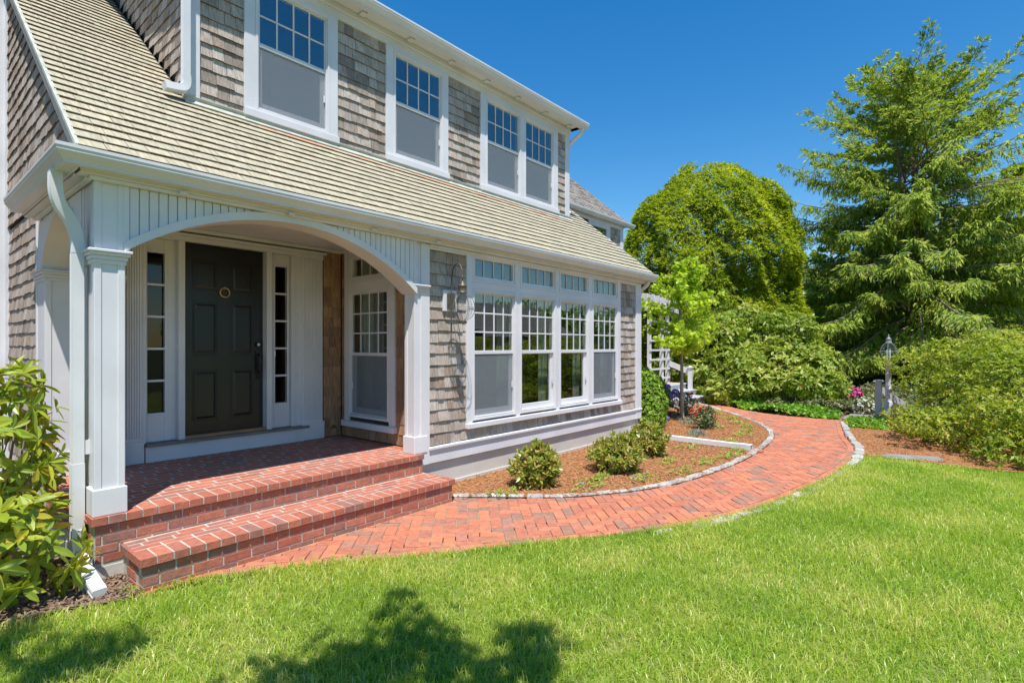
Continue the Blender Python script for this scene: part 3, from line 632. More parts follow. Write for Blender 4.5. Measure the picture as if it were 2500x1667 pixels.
# --- downspouts
SQ = [(-.038, -.03), (-.026, -.034), (-.013, -.028), (0, -.034), (.013, -.028), (.026, -.034), (.038, -.03), (.038, .03), (.026, .034), (.013, .028), (0, .034), (-.013, .028), (-.026, .034), (-.038, .03)]
def smoothpath(pts, n=8):
    out = []; P_ = [Vector(p) for p in pts]
    for i in range(len(P_) - 1):
        p0, p1, p2, p3 = P_[max(i - 1, 0)], P_[i], P_[i + 1], P_[min(i + 2, len(P_) - 1)]
        for k in range(n):
            t = k / n; out.append(.5 * ((2 * p1) + (p2 - p0) * t + (2 * p0 - 5 * p1 + 4 * p2 - p3) * t * t + (3 * p1 - p0 - 3 * p2 + p3) * t ** 3))
    return out + [P_[-1]]
dx, dy = .935, 4.83
m = MB(); m.tube(smoothpath([(.81, 4.79, 2.83), (.81, 4.79, 2.70), (.835, 4.80, 2.60), (.90, 4.82, 2.50), (dx, dy, 2.38), (dx, dy, 2.28)], 5), 0, 14, sq=[(a * 1.12, b * 1.12) for a, b in SQ]); m.build('downspout_offset', ALU, house)
m = MB(); m.tube([(dx, dy, 2.30), (dx, dy, .55)], 0, 14, sq=[(a * 1.08, b * 1.08) for a, b in SQ]); ds = m.build('downspout', ALU, house)
m = MB(); m.tube([(dx, dy, .80), (dx, dy, .32)], 0, 14, sq=[(a * 1.16, b * 1.16) for a, b in SQ]); m.build('downspout_sleeve', ALU, ds)
for z in (.86, 2.2):
    MB().box(.955, 1.0, 4.80, 4.86, z, z + .10).build('downspout_strap', ALU, ds)
m = MB(); m.tube(smoothpath([(dx, dy, .34), (dx, dy, .24), (dx + .005, dy - .05, .15), (.94, 4.62, .08), (.945, 4.42, .035), (.95, 4.30, .012)], 5), 0, 14, sq=[(a * 1.35, b * 1.25) for a, b in SQ]); m.build('downspout_shoe', PVC, house)
m = MB(); m.tube([(1.93, 5.72, 5.70), (1.93, 5.72, 4.17)], 0, 14, sq=SQ); m.tube(smoothpath([(1.93, 5.72, 4.20), (1.93, 5.72, 4.12), (1.90, 5.715, 4.07), (1.83, 5.70, 4.045), (1.74, 5.69, 4.03)], 5), 0, 14, sq=[(a * 1.1, b * 1.1) for a, b in SQ]); m.build('downspout', ALU, house)
m = MB(); m.tube(smoothpath([(8.58, 5.55, 5.70), (8.58, 5.6, 5.60), (8.53, 5.85, 5.40), (8.53, 5.90, 5.2), (8.53, 5.90, 4.25), (8.60, 5.85, 4.16)], 5), .035, 10); m.build('downspout', ALU, house)
m = MB(); m.tube(smoothpath([(9.26, 4.55, 2.83), (9.26, 4.60, 2.74), (9.22, 4.80, 2.58), (9.215, 4.86, 2.45), (9.215, 4.86, .1)], 5), .036, 10); m.build('downspout', ALU, house)

# ---------------------------------------------------------------- rear wing (same house)
m = MB(); m.box(9.1, 15.40, 8.50, 8.7, .3, 5.45); m.box(15.30, 15.40, 8.7, 13.5, .3, 5.45); m.build('wing_wall', BACK, house)
wingw = bpy.context.scene.objects['wing_wall']
sh2 = []
shingle_rect(sh2, FR(8.50), 14.62, 15.25, 3.9, 5.3, .6, .14, G, th=.016)
shingle_rect(sh2, FR(8.50), 13.0, 15.30, .62, 3.2, .6, .14, G, th=.016, wmax=.24)
pieces('wing_shingle', sh2, wingw, 90, 'wing_shingles')
m = MB(); m.box(15.25, 15.42, 8.46, 8.52, .3, 5.30); m.box(11.8, 15.42, 8.45, 8.52, 5.28, 5.48); m.box(11.8, 15.80, 8.36, 8.52, 5.44, 5.46); m.box(14.40, 14.62, 8.46, 8.52, 3.9, 5.28); m.box(13.4, 14.40, 8.46, 8.52, 5.15, 5.28)
m.box(9.2, 15.3, 8.40, 8.5, .45, .62); m.box(15.40, 15.78, 8.40, 12, 5.44, 5.46); m.build('wing_trim', WHITE, house)
m = MB(); m.box(13.5, 14.40, 8.485, 8.495, 3.9, 5.15); m.build('wing_window', GLASS, house)
sweep(gutter_profile(5.50), lambda d: [(15.90, 8.27 + d), (11.0, 8.27 + d)], 'wing_gutter', ALU, house)
WP = lambda u, d, s: (u, 8.40 + s * .762 + d * -.648, 5.49 + s * .648 + d * .762)
m = MB(); m.prism([(0, -.06), (4.4, -.06), (4.4, 0), (0, 0)], lambda p, t: WP(t, p[1], p[0]), 10.5, 15.85)
m.prism([(11.75, 8.34), (15.2, 5.4), (15.2, 5.3), (11.75, 8.25)], lambda p, t: (t, p[0], p[1]), 10.5, 15.85); wr = m.build('wing_roof', BACK, house)
sh3 = []; shingle_rect(sh3, WP, 11.6, 15.87, -.02, 4.4, -.02, .14, ROOFGREY, th=.02, wmin=.1, wmax=.26)
pieces('wing_roof_shingle', sh3, wr, 120, 'wing_roof_shingles')

# ---------------------------------------------------------------- wall lantern
lx, ly, lz = 4.335, 4.42, 2.05
lan = thing('wall_lantern', 'aged brass onion lantern with wire cage on curved wall bracket beside the front windows', 'lantern', (4.30, 4.68, 1.9))
MB().box(4.265, 4.475, 4.655, 4.69, 2.03, 2.28).build('mounting_block', WHITE, lan, bevel=.005)
MB().box(4.31, 4.435, 4.64, 4.656, 2.06, 2.24).build('back_plate', PATINA, lan, bevel=.004)
m = MB(); m.tube(smoothpath([(4.365, 4.632, 1.80), (4.365, 4.632, 2.05), (4.365, 4.63, 2.25), (4.365, 4.625, 2.42), (4.362, 4.60, 2.52), (4.355, 4.53, 2.575), (4.342, 4.46, 2.545), (4.336, 4.425, 2.48), (4.335, 4.42, 2.43)], 5), .0075, 8); m.tube([(4.365, 4.63, 2.235), (4.34, 4.46, 2.235)], .004, 6); m.build('bracket', PATINA, lan, smooth=True)
m = MB(); m.torus((lx, ly, 2.405), (.7, .7, 0), (0, 0, 1), .026, .006, 18, 6); m.build('hanging_ring', PATINA, lan, smooth=True)
m = MB(); m.lathe([(.005, .33), (.012, .325), (.018, .305), (.05, .262), (.052, .255), (.047, .25), (.047, .185), (.052, .18), (.04, .175)], (lx, ly, lz), 20); m.build('cap', PATINA, lan, smooth=True)
pf = [(.05, .165), (.09, .145), (.12, .10), (.138, .04), (.142, 0), (.132, -.05), (.105, -.095), (.07, -.12), (.048, -.135)]
m = MB(); m.lathe([(r * .8, z) for r, z in pf], (lx, ly, lz), 24, closed=False); m.build('glass_globe', GLOBE, lan, smooth=True)
for k in range(6):
    an = k * math.pi / 3 + .2; m = MB(); m.tube([(lx + math.cos(an) * r, ly + math.sin(an) * r, lz + z) for r, z in pf], .003, 5); m.build('cage_wire', PATINA, lan)
for z, r in ((0.010, .150), (-.010, .150)):
    m = MB(); m.torus((lx, ly, lz + z), (1, 0, 0), (0, 1, 0), r, .0025, 26, 5); m.build('cage_hoop', PATINA, lan)
m = MB(); m.lathe([(.02, -.17), (.05, -.165), (.052, -.14), (.03, -.135)], (lx, ly, lz), 18); m.build('base_cup', PATINA, lan)
m = MB(); m.lathe([(.006, .03), (.02, .05), (.026, .08), (.02, .11), (.012, .13), (.012, .17)], (lx, ly, lz), 14); m.build('bulb', GLOBE, lan, smooth=True)

# ---------------------------------------------------------------- brick steps
SX0, SX1, SYF, SZ = 1.13, 3.985, 4.165, .225
LX0, LX1, LYF = .965, 3.935, 4.605
steps = thing('brick_steps', 'red brick porch landing and step with pale mortar joints', 'steps', (2.5, 5, 0))
m = MB(); m.box(LX0 + .028, LX1 - .01, LYF + .028, 6.62, -.2, ZL - .0009); m.box(SX0 + .028, SX1 - .028, SYF + .028, LYF + .05, -.2, SZ - .0012); m.box(LX0 + .006, LX1 - .006, LYF + .006, LYF + .03, ZL - .054, ZL - .0035); m.box(SX0 + .006, SX1 - .006, SYF + .006, SYF + .03, SZ - .054, SZ - .0035); m.build('mortar_core', MORTAR, steps)
m = MB(); m.box(LX0 + .02, LX0 + .6, LYF + .02, 6.6, -.3, .09); m.build('footing', CONC, steps)
bk = []
def brk(x0, x1, y0, y1, z0, z1):
    j = lambda a: U(-a, a); c = ((x0 + x1) / 2, (y0 + y1) / 2, (z0 + z1) / 2 + abs(j(.0008)))
    an = j(.006); ax = (Vector((math.cos(an), math.sin(an), j(.001))), Vector((-math.sin(an), math.cos(an), j(.001))), AX[2])
    vs, fs = cbox(c, ax, ((x1 - x0) / 2 + j(.0015), (y1 - y0) / 2 + j(.0015), (z1 - z0) / 2), .0025); bk.append((vs, fs, BRICK))
def headers(x0, x1, yf, zt):
    n = round((x1 - x0) / .1025); p = (x1 - x0) / n
    for i in range(n): brk(x0 + i * p + .005, x0 + (i + 1) * p - .005, yf, yf + .2, zt - .058, zt)
def stretch(x0, x1, y0, y1, z0, z1, off, L=.203, g=.010):
    x = x0 - off
    while x < x1 - .01:
        a, b = max(x, x0), min(x + L, x1)
        if b - a > .03: brk(a + g / 2, b - g / 2, y0, y1, z0, z1)
        x += L + .001
headers(LX0, LX1, LYF, ZL); headers(SX0, SX1, SYF, SZ)
y = LYF + .21; k = 0
while y < 6.5:
    stretch(LX0 + .01, LX1 + (.10 if y > 4.87 else 0), y, min(y + .089, 6.5), ZL - .03, ZL, (0, .10, .05, .15)[k % 4]); y += .102; k += 1
for i in range(3): stretch(SX0, SX1, SYF + .21 + i * .079, SYF + .21 + i * .079 + .071, SZ - .058, SZ, (0, .1, .05)[i])
for i, (z0, z1) in enumerate(((.316, .373), (.249, .306), (.182, .239), (.115, .172))): stretch(LX0 + .025, LX1 - .005, LYF + .022, LYF + .11, z0, z1, (.06, .16)[i % 2])
for i, (z0, z1) in enumerate(((.101, .158), (.034, .091), (-.033, .024))): stretch(SX0 + .022, SX1 - .022, SYF + .022, SYF + .11, z0, z1, (.0, .1)[i % 2])
for i, (z0, z1) in enumerate(((.383, .44), (.316, .373), (.249, .306), (.182, .239))):       # left flank
    y = LYF + .12 + (.1 if i % 2 else 0)
    while y < 6.2: brk(LX0 + (.0 if i == 0 else .024), LX0 + .11, y, y + .195, z0, z1 - (.035 if i == 0 else 0)); y += .205
for x0, x1 in ((SX0 + .022, SX0 + .11), (SX1 - .11, SX1 - .022)):
    for i, (z0, z1) in enumerate(((.101, .158), (.034, .091), (-.033, .024))): brk(x0, x1, SYF + .12 + .05 * (i % 2), SYF + .31 + .05 * (i % 2), z0, z1)
pieces('brick', bk, steps, 300, 'bricks')

# ---------------------------------------------------------------- ground, path, beds, lawn
def crom(pts, n=8):
    out = []; P_ = [np.array(p, float) for p in pts]
    for i in range(len(P_) - 1):
        p0, p1, p2, p3 = P_[max(i - 1, 0)], P_[i], P_[i + 1], P_[min(i + 2, len(P_) - 1)]
        for k in range(n):
            t = k / n; out.append(.5 * ((2 * p1) + (p2 - p0) * t + (2 * p0 - 5 * p1 + 4 * p2 - p3) * t * t + (3 * p1 - p0 - 3 * p2 + p3) * t ** 3))
    return out + [P_[-1]]
inner = crom([(4.02, 4.27), (4.41, 3.80), (4.76, 3.38), (5.22, 3.05), (5.80, 2.77), (6.57, 2.58), (7.90, 2.48), (9.30, 2.54), (10.4, 2.70), (11.4, 3.02), (12.32, 3.56), (13.51, 4.47), (14.8, 5.55), (15.25, 5.95)])
outer = crom([(1.10, 4.36), (1.44, 4.19), (1.84, 3.94), (2.48, 3.51), (3.17, 3.03), (3.80, 2.60), (4.50, 2.17), (5.10, 1.86), (5.90, 1.63), (6.93, 1.45), (8.30, 1.33), (9.28, 1.33), (10.2, 1.45), (11.4, 1.76), (12.9, 2.06), (13.68, 2.22)])
far = [(15.6, 5.80), (15.0, 5.10), (14.4, 4.50), (13.95, 3.8), (13.74, 3.2), (13.75, 2.5), (13.85, 2.22)]
def offset(poly, d):
    out = []
    for i, p in enumerate(poly):
        a = poly[max(i - 1, 0)]; b = poly[min(i + 1, len(poly) - 1)]; t = (b - a) / np.linalg.norm(b - a)
        out.append(p + d * np.array((-t[1], t[0])))
    return out
outer_in = offset(outer, .105)
pathpoly = np.array([(1.15, 4.19), (3.985, 4.19)] + [tuple(p) for p in inner] + far + [tuple(p) for p in outer[::-1]])
herr = np.array([(1.15, 4.155), (3.985, 4.155)] + [tuple(p) for p in inner] + far + [tuple(p) for p in outer_in[::-1]])
def inpoly(P, poly):
    P = np.atleast_2d(P); x, y = P[:, 0], P[:, 1]; r = np.zeros(len(P), bool); n = len(poly)
    for i in range(n):
        x0, y0 = poly[i]; x1, y1 = poly[(i + 1) % n]
        if y0 == y1: continue
        c = ((y0 > y) != (y1 > y)) & (x < (x1 - x0) * (y - y0) / (y1 - y0) + x0); r ^= c
    return r
def sheet(name, poly, z, m, kind='structure', th=.3):
    mb = MB(); n = len(poly)
    mb.add([(p[0], p[1], z) for p in poly], [tuple(range(n))]); o = mb.build(name, m); o['kind'] = kind; return o
g = MB(); g.add([(-600, -600, -.06), (900, -600, -.06), (900, 600, -.06), (-600, 600, -.06)], [(0, 1, 2, 3)]); g = g.build('ground', FIELD); g['kind'] = 'structure'
path = sheet('brick_path', pathpoly, -.012, SAND)
lawnpoly = np.array([(-9, 4.2), (.30, 4.33), (.75, 4.27), (1.06, 4.16), (1.10, 4.36)] + [tuple(p) for p in outer if p[0] <= 9.35] + [(9.55, 1.22), (9.70, .85), (9.52, .39), (9.45, -.15), (9.62, -.55), (10.3, -2.5), (12, -9), (-9, -9)])
lawn = sheet('lawn', lawnpoly, -.018, LAWN)
bedpoly = np.array([(3.95, 4.30)] + [tuple(p) for p in inner] + [(15.0, 6.4), (13.6, 6.5), (13.4, 8.45), (9.1, 8.6), (9.1, 4.76), (3.95, 4.76)])
sheet('mulch_bed', bedpoly, .010, MULCH)
rbed = np.array([(9.45, 1.28), (9.9, 1.36)] + [tuple(p) for p in outer if p[0] > 10.1] + [(13.9, 1.5), (17, .5), (18, -6), (10.6, -6), (10.3, -2.5), (9.62, -.55), (9.45, -.15), (9.52, .39), (9.70, .85), (9.55, 1.22)])
sheet('mulch_bed', rbed, .004, MULCH)
soilpoly = np.array([(-4, 4.22), (.30, 4.33), (.75, 4.27), (1.06, 4.16), (1.20, 4.19), (1.20, 4.70), (1.0, 4.70), (1.0, 8.45), (-4, 8.45)])
sheet('soil_bed', soilpoly, .002, SOIL)
backpoly = np.array([(15.6, 5.85)] + far[1:] + [(13.9, 1.5), (17, .5), (30, -2), (30, 14), (13.4, 14), (13.4, 8.4), (15.4, 8.4)])
sheet('shrub_bed', backpoly, -.02, SOIL)

# path bricks: 45 degree herringbone, cut at the edges
bricks = []
ca, sa = math.cos(-math.pi / 4), math.sin(-math.pi / 4); un = .1035
segA = herr; segB = np.roll(herr, -1, axis=0)
def clip(poly, p, n):                                   # keep side where (q-p).n >= 0
    out = []
    for i in range(len(poly)):
        a, b = poly[i], poly[(i + 1) % len(poly)]; da, db = np.dot(a - p, n), np.dot(b - p, n)
        if da >= 0: out.append(a)
        if da * db < 0: out.append(a + (b - a) * (da / (da - db)))
    return out
cand = []
for j in range(-10, 160):
    for i in range(-140, 180):
        h = (i - j) % 4
        if h == 0: cx, cy, hx, hy = i + 1, j + .5, 1, .5
        elif h == 3: cx, cy, hx, hy = i + .5, j + 1, .5, 1
        else: continue
        X = (cx * ca - cy * sa) * un; Y = (cx * sa + cy * ca) * un
        cand.append((X, Y, hx, hy))
cand = np.array(cand)
keep = (cand[:, 0] > 1) & (cand[:, 0] < 15.8) & (cand[:, 1] > 1.2) & (cand[:, 1] < 6.1); cand = cand[keep]
ins = inpoly(cand[:, :2], herr)
ed = segB - segA; el2 = (ed ** 2).sum(1) + 1e-12
E1 = np.array((ca, sa)); E2 = np.array((-sa, ca))
for (X, Y, hx, hy), isin in zip(cand, ins):
    c = np.array((X, Y)); tt = np.clip(((c - segA) * ed).sum(1) / el2, 0, 1); q = segA + ed * tt[:, None]; dd = ((q - c) ** 2).sum(1); k = dd.argmin(); dist = math.sqrt(dd[k])
    if not isin and dist > .09: continue
    gx, gy = hx * un - .0035, hy * un - .0035
    poly = [c + E1 * a * gx + E2 * b * gy for a, b in ((-1, -1), (1, -1), (1, 1), (-1, 1))]
    zt = U(-.003, .003)
    if dist < .14:
        e = ed[k] / math.sqrt(el2[k]); nn = np.array((-e[1], e[0]))
        if not inpoly(q[k] + nn * .01, herr)[0]: nn = -nn
        poly = clip(poly, q[k] + nn * .004, nn)
        if len(poly) < 3: continue
        ar_ = .5 * abs(sum(poly[i][0] * poly[(i + 1) % len(poly)][1] - poly[(i + 1) % len(poly)][0] * poly[i][1] for i in range(len(poly))))
        if ar_ < .0006: continue
        n = len(poly); cc = sum(poly) / n; top = [cc + (p - cc) * .955 for p in poly]
        vs = [(p[0], p[1], -.04) for p in poly] + [(p[0], p[1], zt - .004) for p in poly] + [(p[0], p[1], zt) for p in top]
        fs = [tuple(range(2 * n, 3 * n))] + [(s * n + i, s * n + (i + 1) % n, (s + 1) * n + (i + 1) % n, (s + 1) * n + i) for s in (0, 1) for i in range(n)]
        bricks.append((vs, fs, PAVER))
    else:
        ax = (Vector((E1[0], E1[1], U(-.012, .012))), Vector((E2[0], E2[1], U(-.012, .012))), AX[2])
        vs, fs = cbox((X, Y, zt - .02), ax, (gx, gy, .02), .0035); bricks.append((vs, fs, PAVER))
def along(poly, step, jit=0):                            # points and tangents every `step` metres
    P_ = np.array(poly); sg = np.linalg.norm(np.diff(P_, axis=0), axis=1); s = np.concatenate([[0], np.cumsum(sg)]); out = []; t = step / 2
    while t < s[-1]:
        k = min(np.searchsorted(s, t) - 1, len(sg) - 1); f = (t - s[k]) / sg[k]; p = P_[k] + (P_[k + 1] - P_[k]) * f; d = (P_[k + 1] - P_[k]) / sg[k]; out.append((p, d)); t += step * U(1 - jit, 1 + jit)
    return out
for p, d in along(offset(outer, .052), .21):
    if p[0] < 1.45: continue
    vs, fs = cbox((p[0], p[1], U(-.003, .002) - .02), (Vector((d[0], d[1], 0)), Vector((-d[1], d[0], 0)), AX[2]), (.099, .046, .02), .0035); bricks.append((vs, fs, PAVER))
pieces('brick', bricks, path, 300, 'bricks')
def cobble(p, d, L, W, zt):
    vs, fs = cbox((p[0], p[1], zt - .05), (Vector((d[0], d[1], U(-.06, .06))), Vector((-d[1], d[0], U(-.1, .1))), AX[2]), (L / 2, W / 2, .05), .014)
    return [tuple(Vector(v) + Vector((U(-.008, .008), U(-.008, .008), U(-.007, .007)))) for v in vs], fs, GRAN
cb = []
for p, d in along(offset(inner, .055), .20):
    cb.append(cobble(p, d, U(.175, .215), U(.08, .11), U(.018, .032)))
for p, d in along(offset(outer, -.055), .21):
    if p[0] > 4.3 and p[0] < 13.2 and (p[0] > 8.4 or R() < .75): cb.append(cobble(p, d, U(.16, .21), U(.09, .14) if p[0] > 8.6 else .085, U(.0, .02) if p[0] < 8.4 else U(.02, .05)))
pieces('cobblestone', cb, path, 300)

def npick(poly, n, box=None):
    poly = np.asarray(poly); lo, hi = (poly.min(0), poly.max(0)) if box is None else (np.array(box[0]), np.array(box[1]))
    P = rng.uniform(lo, hi, (n, 2)); return P[inpoly(P, poly)]
def uof(P):
    dp = P[:, 0] * FWX + P[:, 1] * FWY; return PCX + FPX * (P[:, 0] * RTX + P[:, 1] * RTY) / np.maximum(dp, .05), dp
def chips(name, poly, n, m, label, cat, box, z0, L=(.015, .05), W=(.004, .011)):
    P = npick(poly, n, box); k = len(P); an = rng.uniform(0, 2 * np.pi, k); l = rng.uniform(*L, k); wd = rng.uniform(*W, k); ti = rng.normal(0, .28, k); t2 = rng.normal(0, .3, k)
    d = np.stack([np.cos(an) * np.cos(ti), np.sin(an) * np.cos(ti), np.sin(ti)], 1) * l[:, None] / 2; r = np.stack([-np.sin(an), np.cos(an), np.sin(t2)], 1) * wd[:, None] / 2
    c = np.concatenate([P, (z0 + rng.uniform(.001, .012, k) + np.abs(np.sin(ti)) * l / 2)[:, None]], 1)
    v = np.stack([c - d - r, c + d - r * .6, c + d + r, c - d + r * .7], 1); f = np.arange(4 * k).reshape(k, 4)
    o = npmesh(name, v, f, m, kind='stuff'); tag(o, label, cat)
chips('mulch_chips', bedpoly, 52000, CHIP, 'orange brown bark mulch chips in the bed under the front windows', 'mulch', ((3.9, 2.4), (13.5, 6)), .010)
chips('mulch_chips', rbed, 15000, CHIP, 'orange brown bark mulch beside the big azalea and lawn', 'mulch', ((9.4, -1.5), (13.5, 2.1)), .004)
chips('soil_litter', soilpoly, 9000, SOILC, 'dark crumbly soil with leaf litter under the left rhododendron', 'soil', ((-.6, 4.1), (1.25, 5.3)), .002, L=(.01, .045), W=(.006, .02))

# lawn blades
def blades(P, hmin, hmax, wmin, wmax):
    k = len(P); pn = np.sin(P[:, 0] * 2.3 + np.sin(P[:, 1] * 1.7) * 2) * np.sin(P[:, 1] * 2.9 + np.sin(P[:, 0] * 1.3) * 2)
    h = (hmin + (hmax - hmin) * rng.random(k) ** 1.6) * (1 + .30 * pn); wd = rng.uniform(wmin, wmax, k); an = rng.uniform(0, 2 * np.pi, k); le = np.abs(rng.normal(.7, .45, k)) + .1
    d = np.stack([np.cos(an), np.sin(an)], 1); fa = an + rng.uniform(-1.2, 1.2, k) + np.pi / 2; s = np.stack([np.cos(fa), np.sin(fa)], 1) * wd[:, None] / 2
    z = np.zeros((k, 1)) - .018; c0 = np.concatenate([P, z], 1); S3 = np.concatenate([s, np.zeros((k, 1))], 1)
    m1 = c0 + np.concatenate([d * (h * le * .30)[:, None], (h * .6)[:, None]], 1); t1 = c0 + np.concatenate([d * (h * le * 1.05)[:, None], (h * np.clip(1.05 - le * .35, .4, 1))[:, None]], 1)
    v = np.stack([c0 - S3, c0 + S3, m1 + S3 * .85, m1 - S3 * .85, t1], 1)
    b = (np.arange(k) * 5)[:, None]; tri = np.concatenate([b + [0, 1, 2], b + [0, 2, 3], b + [3, 2, 4]], 1).reshape(-1, 3)
    return v.reshape(-1, 3), tri
P = npick(lawnpoly, 900000, ((-.6, -2.2), (9.9, 4.5)))
u_, dp = uof(P); dens = np.clip(26 / np.maximum(dp, 2.2) ** 1.15, .25, 1) * .55; sel = (u_ > -260) & (u_ < 2760) & (dp > 1.6) & (rng.random(len(P)) < dens)
P = P[sel]; v, f = blades(P, .026, .088, .003, .0064)
gr = npmesh('lawn_grass', v, f, GRASS, kind='stuff'); tag(gr, 'bright green mown lawn grass in the foreground', 'grass')
eg = np.array([p + rng.normal(0, .03, 2) + np.array((0, -.02)) for p in offset(outer, -.03) for _ in range(26) if p[0] < 9.3]); v, f = blades(eg, .04, .10, .0034, .0064)
tag(npmesh('edge_grass', v, f, GRASS, kind='stuff'), 'longer uncut grass fringe along the brick path edge', 'grass')
P = npick(lawnpoly, 40000, ((-5, -6), (10, 4.5))); u_, dp = uof(P); sel = ~((u_ > -260) & (u_ < 2760) & (dp > 1.6)); v, f = blades(P[sel], .04, .075, .007, .012)
gr2 = npmesh('lawn_grass', v, f, GRASS, kind='stuff'); tag(gr2, 'mown lawn grass behind and beside the viewpoint', 'grass')

# ---------------------------------------------------------------- plants
def nrm(a): return a / np.maximum(np.linalg.norm(a, axis=-1, keepdims=True), 1e-9)
def perp(d):
    r = rng.normal(size=d.shape); r -= d * (r * d).sum(1, keepdims=True); return nrm(r)
def leaves(name, pos, d, n, L, W, m, parent=None, kind=None, shape='q', fold=.12, droop=0):
    k = len(pos); L = np.broadcast_to(L, k)[:, None]; W = np.broadcast_to(W, k)[:, None]; r = nrm(np.cross(d, n)); dr = np.zeros((k, 3)); dr[:, 2] = -droop; dr = dr * L
    if shape == 'q':
        v = np.stack([pos, pos + d * L * .5 + r * W / 2 + n * fold * W, pos + d * L + dr, pos + d * L * .5 - r * W / 2 + n * fold * W], 1); f = np.arange(4 * k).reshape(k, 4)
    elif shape == 'fan':
        v = np.stack([pos, pos + d * L * .75 + r * W * .62, pos + d * L + r * W * .15, pos + d * L * .85, pos + d * L - r * W * .2, pos + d * L * .7 - r * W * .62], 1); f = np.arange(6 * k).reshape(k, 6)
    else:
        v = np.stack([pos, pos + d * L * .3 + r * W * .4 + n * fold * W, pos + d * L * .68 + r * W * .46 + n * fold * W + dr * .4, pos + d * L + dr, pos + d * L * .68 - r * W * .46 + n * fold * W + dr * .4, pos + d * L * .3 - r * W * .4 + n * fold * W], 1); f = np.arange(6 * k).reshape(k, 6)
    return npmesh(name, v, f, m, parent, kind)
def rosette(tips, axes, k, spread, ssd, L, W, back=0, bias=None):
    """k leaves round every tip -> pos, dir, normal, L, W"""
    N = len(tips); u = perp(axes); v = np.cross(axes, u); az = (np.arange(k) / k * 2 * np.pi)[None] + rng.uniform(0, 6.28, (N, 1)) + rng.normal(0, .25, (N, k)); sp = rng.normal(spread, ssd, (N, k))
    d = axes[:, None] * np.cos(sp)[..., None] + (u[:, None] * np.cos(az)[..., None] + v[:, None] * np.sin(az)[..., None]) * np.sin(sp)[..., None]
    d = nrm(d.reshape(-1, 3)); a = np.repeat(axes, k, 0); n = nrm(a - d * (a * d).sum(1, keepdims=True) + rng.normal(0, .15, (N * k, 3))); n = nrm(n - d * (n * d).sum(1, keepdims=True))
    if bias is not None:
        n = np.repeat(bias, k, 0) + rng.normal(0, .3, (N * k, 3)); n = nrm(n - d * (n * d).sum(1, keepdims=True))
    p = np.repeat(tips, k, 0) - a * rng.uniform(0, back + 1e-6, (N * k, 1)); sz = rng.uniform(.7, 1.15, N * k)
    return p, d, n, L * sz, W * sz * rng.uniform(.85, 1.15, N * k)
def wob(D, f, ph):                                       # cheap smooth noise on directions
    return (np.sin(D[:, 0] * f + ph) + np.sin(D[:, 1] * f * 1.13 + ph * 2.1) + np.sin(D[:, 2] * f * .91 + ph * .7) + np.sin((D[:, 0] - D[:, 1] + D[:, 2]) * f * .77 + ph * 1.3)) / 4
def blobtips(blobs, n, amp=.12, freq=7, shells=(1, .82), zmin=.03, up=.35):
    A = np.array([b[3] * b[4] + b[4] * b[5] + b[3] * b[5] for b in blobs]); out = []; nr = []
    for bi, b in enumerate(blobs):
        c = np.array(b[:3]); r = np.array(b[3:])
        for si, s in enumerate(shells):
            k = int(n * A[bi] / A.sum() * (1 if si == 0 else .55)); D = nrm(rng.normal(size=(k, 3))); rad = s * (1 + amp * wob(D, freq, bi * 1.7 + 1) + amp * .5 * wob(D, freq * 2.3, bi + 4) + rng.normal(0, amp * .22, k))
            p = c + D * r * rad[:, None]; N = nrm(D / r); keep = p[:, 2] > zmin
            for bj, q in enumerate(blobs):
                if bj != bi: keep &= (((p - np.array(q[:3])) / np.array(q[3:])) ** 2).sum(1) > .72 * s * s
            out.append(p[keep]); nr.append(N[keep])
    P = np.concatenate(out); N = np.concatenate(nr); N = nrm(N + np.array((0, 0, up)) + rng.normal(0, .25, N.shape)); return P, N
def clumps(env, n, r, flat=.6, zmin=.1):
    P, N = blobtips(env, n * 3, .1, 4, (1,), zmin); P = P[rng.permutation(len(P))[:n]]
    return [(p[0], p[1], p[2], s, s, s * flat) for p, s in zip(P, rng.uniform(r[0], r[1], n))]
def stems(parent, base, tips, n, r=.012, m=None, name='stem'):
    mb = MB(); idx = rng.choice(len(tips), min(n, len(tips)), replace=False)
    for i in idx:
        b = Vector(base) + Vector((U(-.06, .06), U(-.06, .06), 0)); t = Vector(tips[i]); mid = b.lerp(t, .5) + Vector((U(-.08, .08), U(-.08, .08), U(.0, .08)))
        mb.tube([b, b.lerp(mid, .5) + Vector((0, 0, .03)), mid, mid.lerp(t, .6), t], [r, r * .85, r * .65, r * .5, r * .3], 5, cap=False)
    return mb.build(name, m or TWIG, parent, smooth=True)
def shrub(name, label, cat, blobs, n, k, L, W, m, spread=1.05, ssd=.25, amp=.12, freq=7, shells=(1, .82), group=None, st=14, shape='h', up=.35, base=None, sr=.012, droop=.1, back=0):
    b0 = base or (blobs[0][0], blobs[0][1], 0); t = thing(name, label, cat, b0, group); P, N = blobtips(blobs, n, amp, freq, shells, up=up)
    leaves('foliage', *rosette(P, N, k, spread, ssd, L, W, back), m, t, shape=shape, droop=droop)
    if st: stems(t, b0, P, st, sr)
    return t, P, N

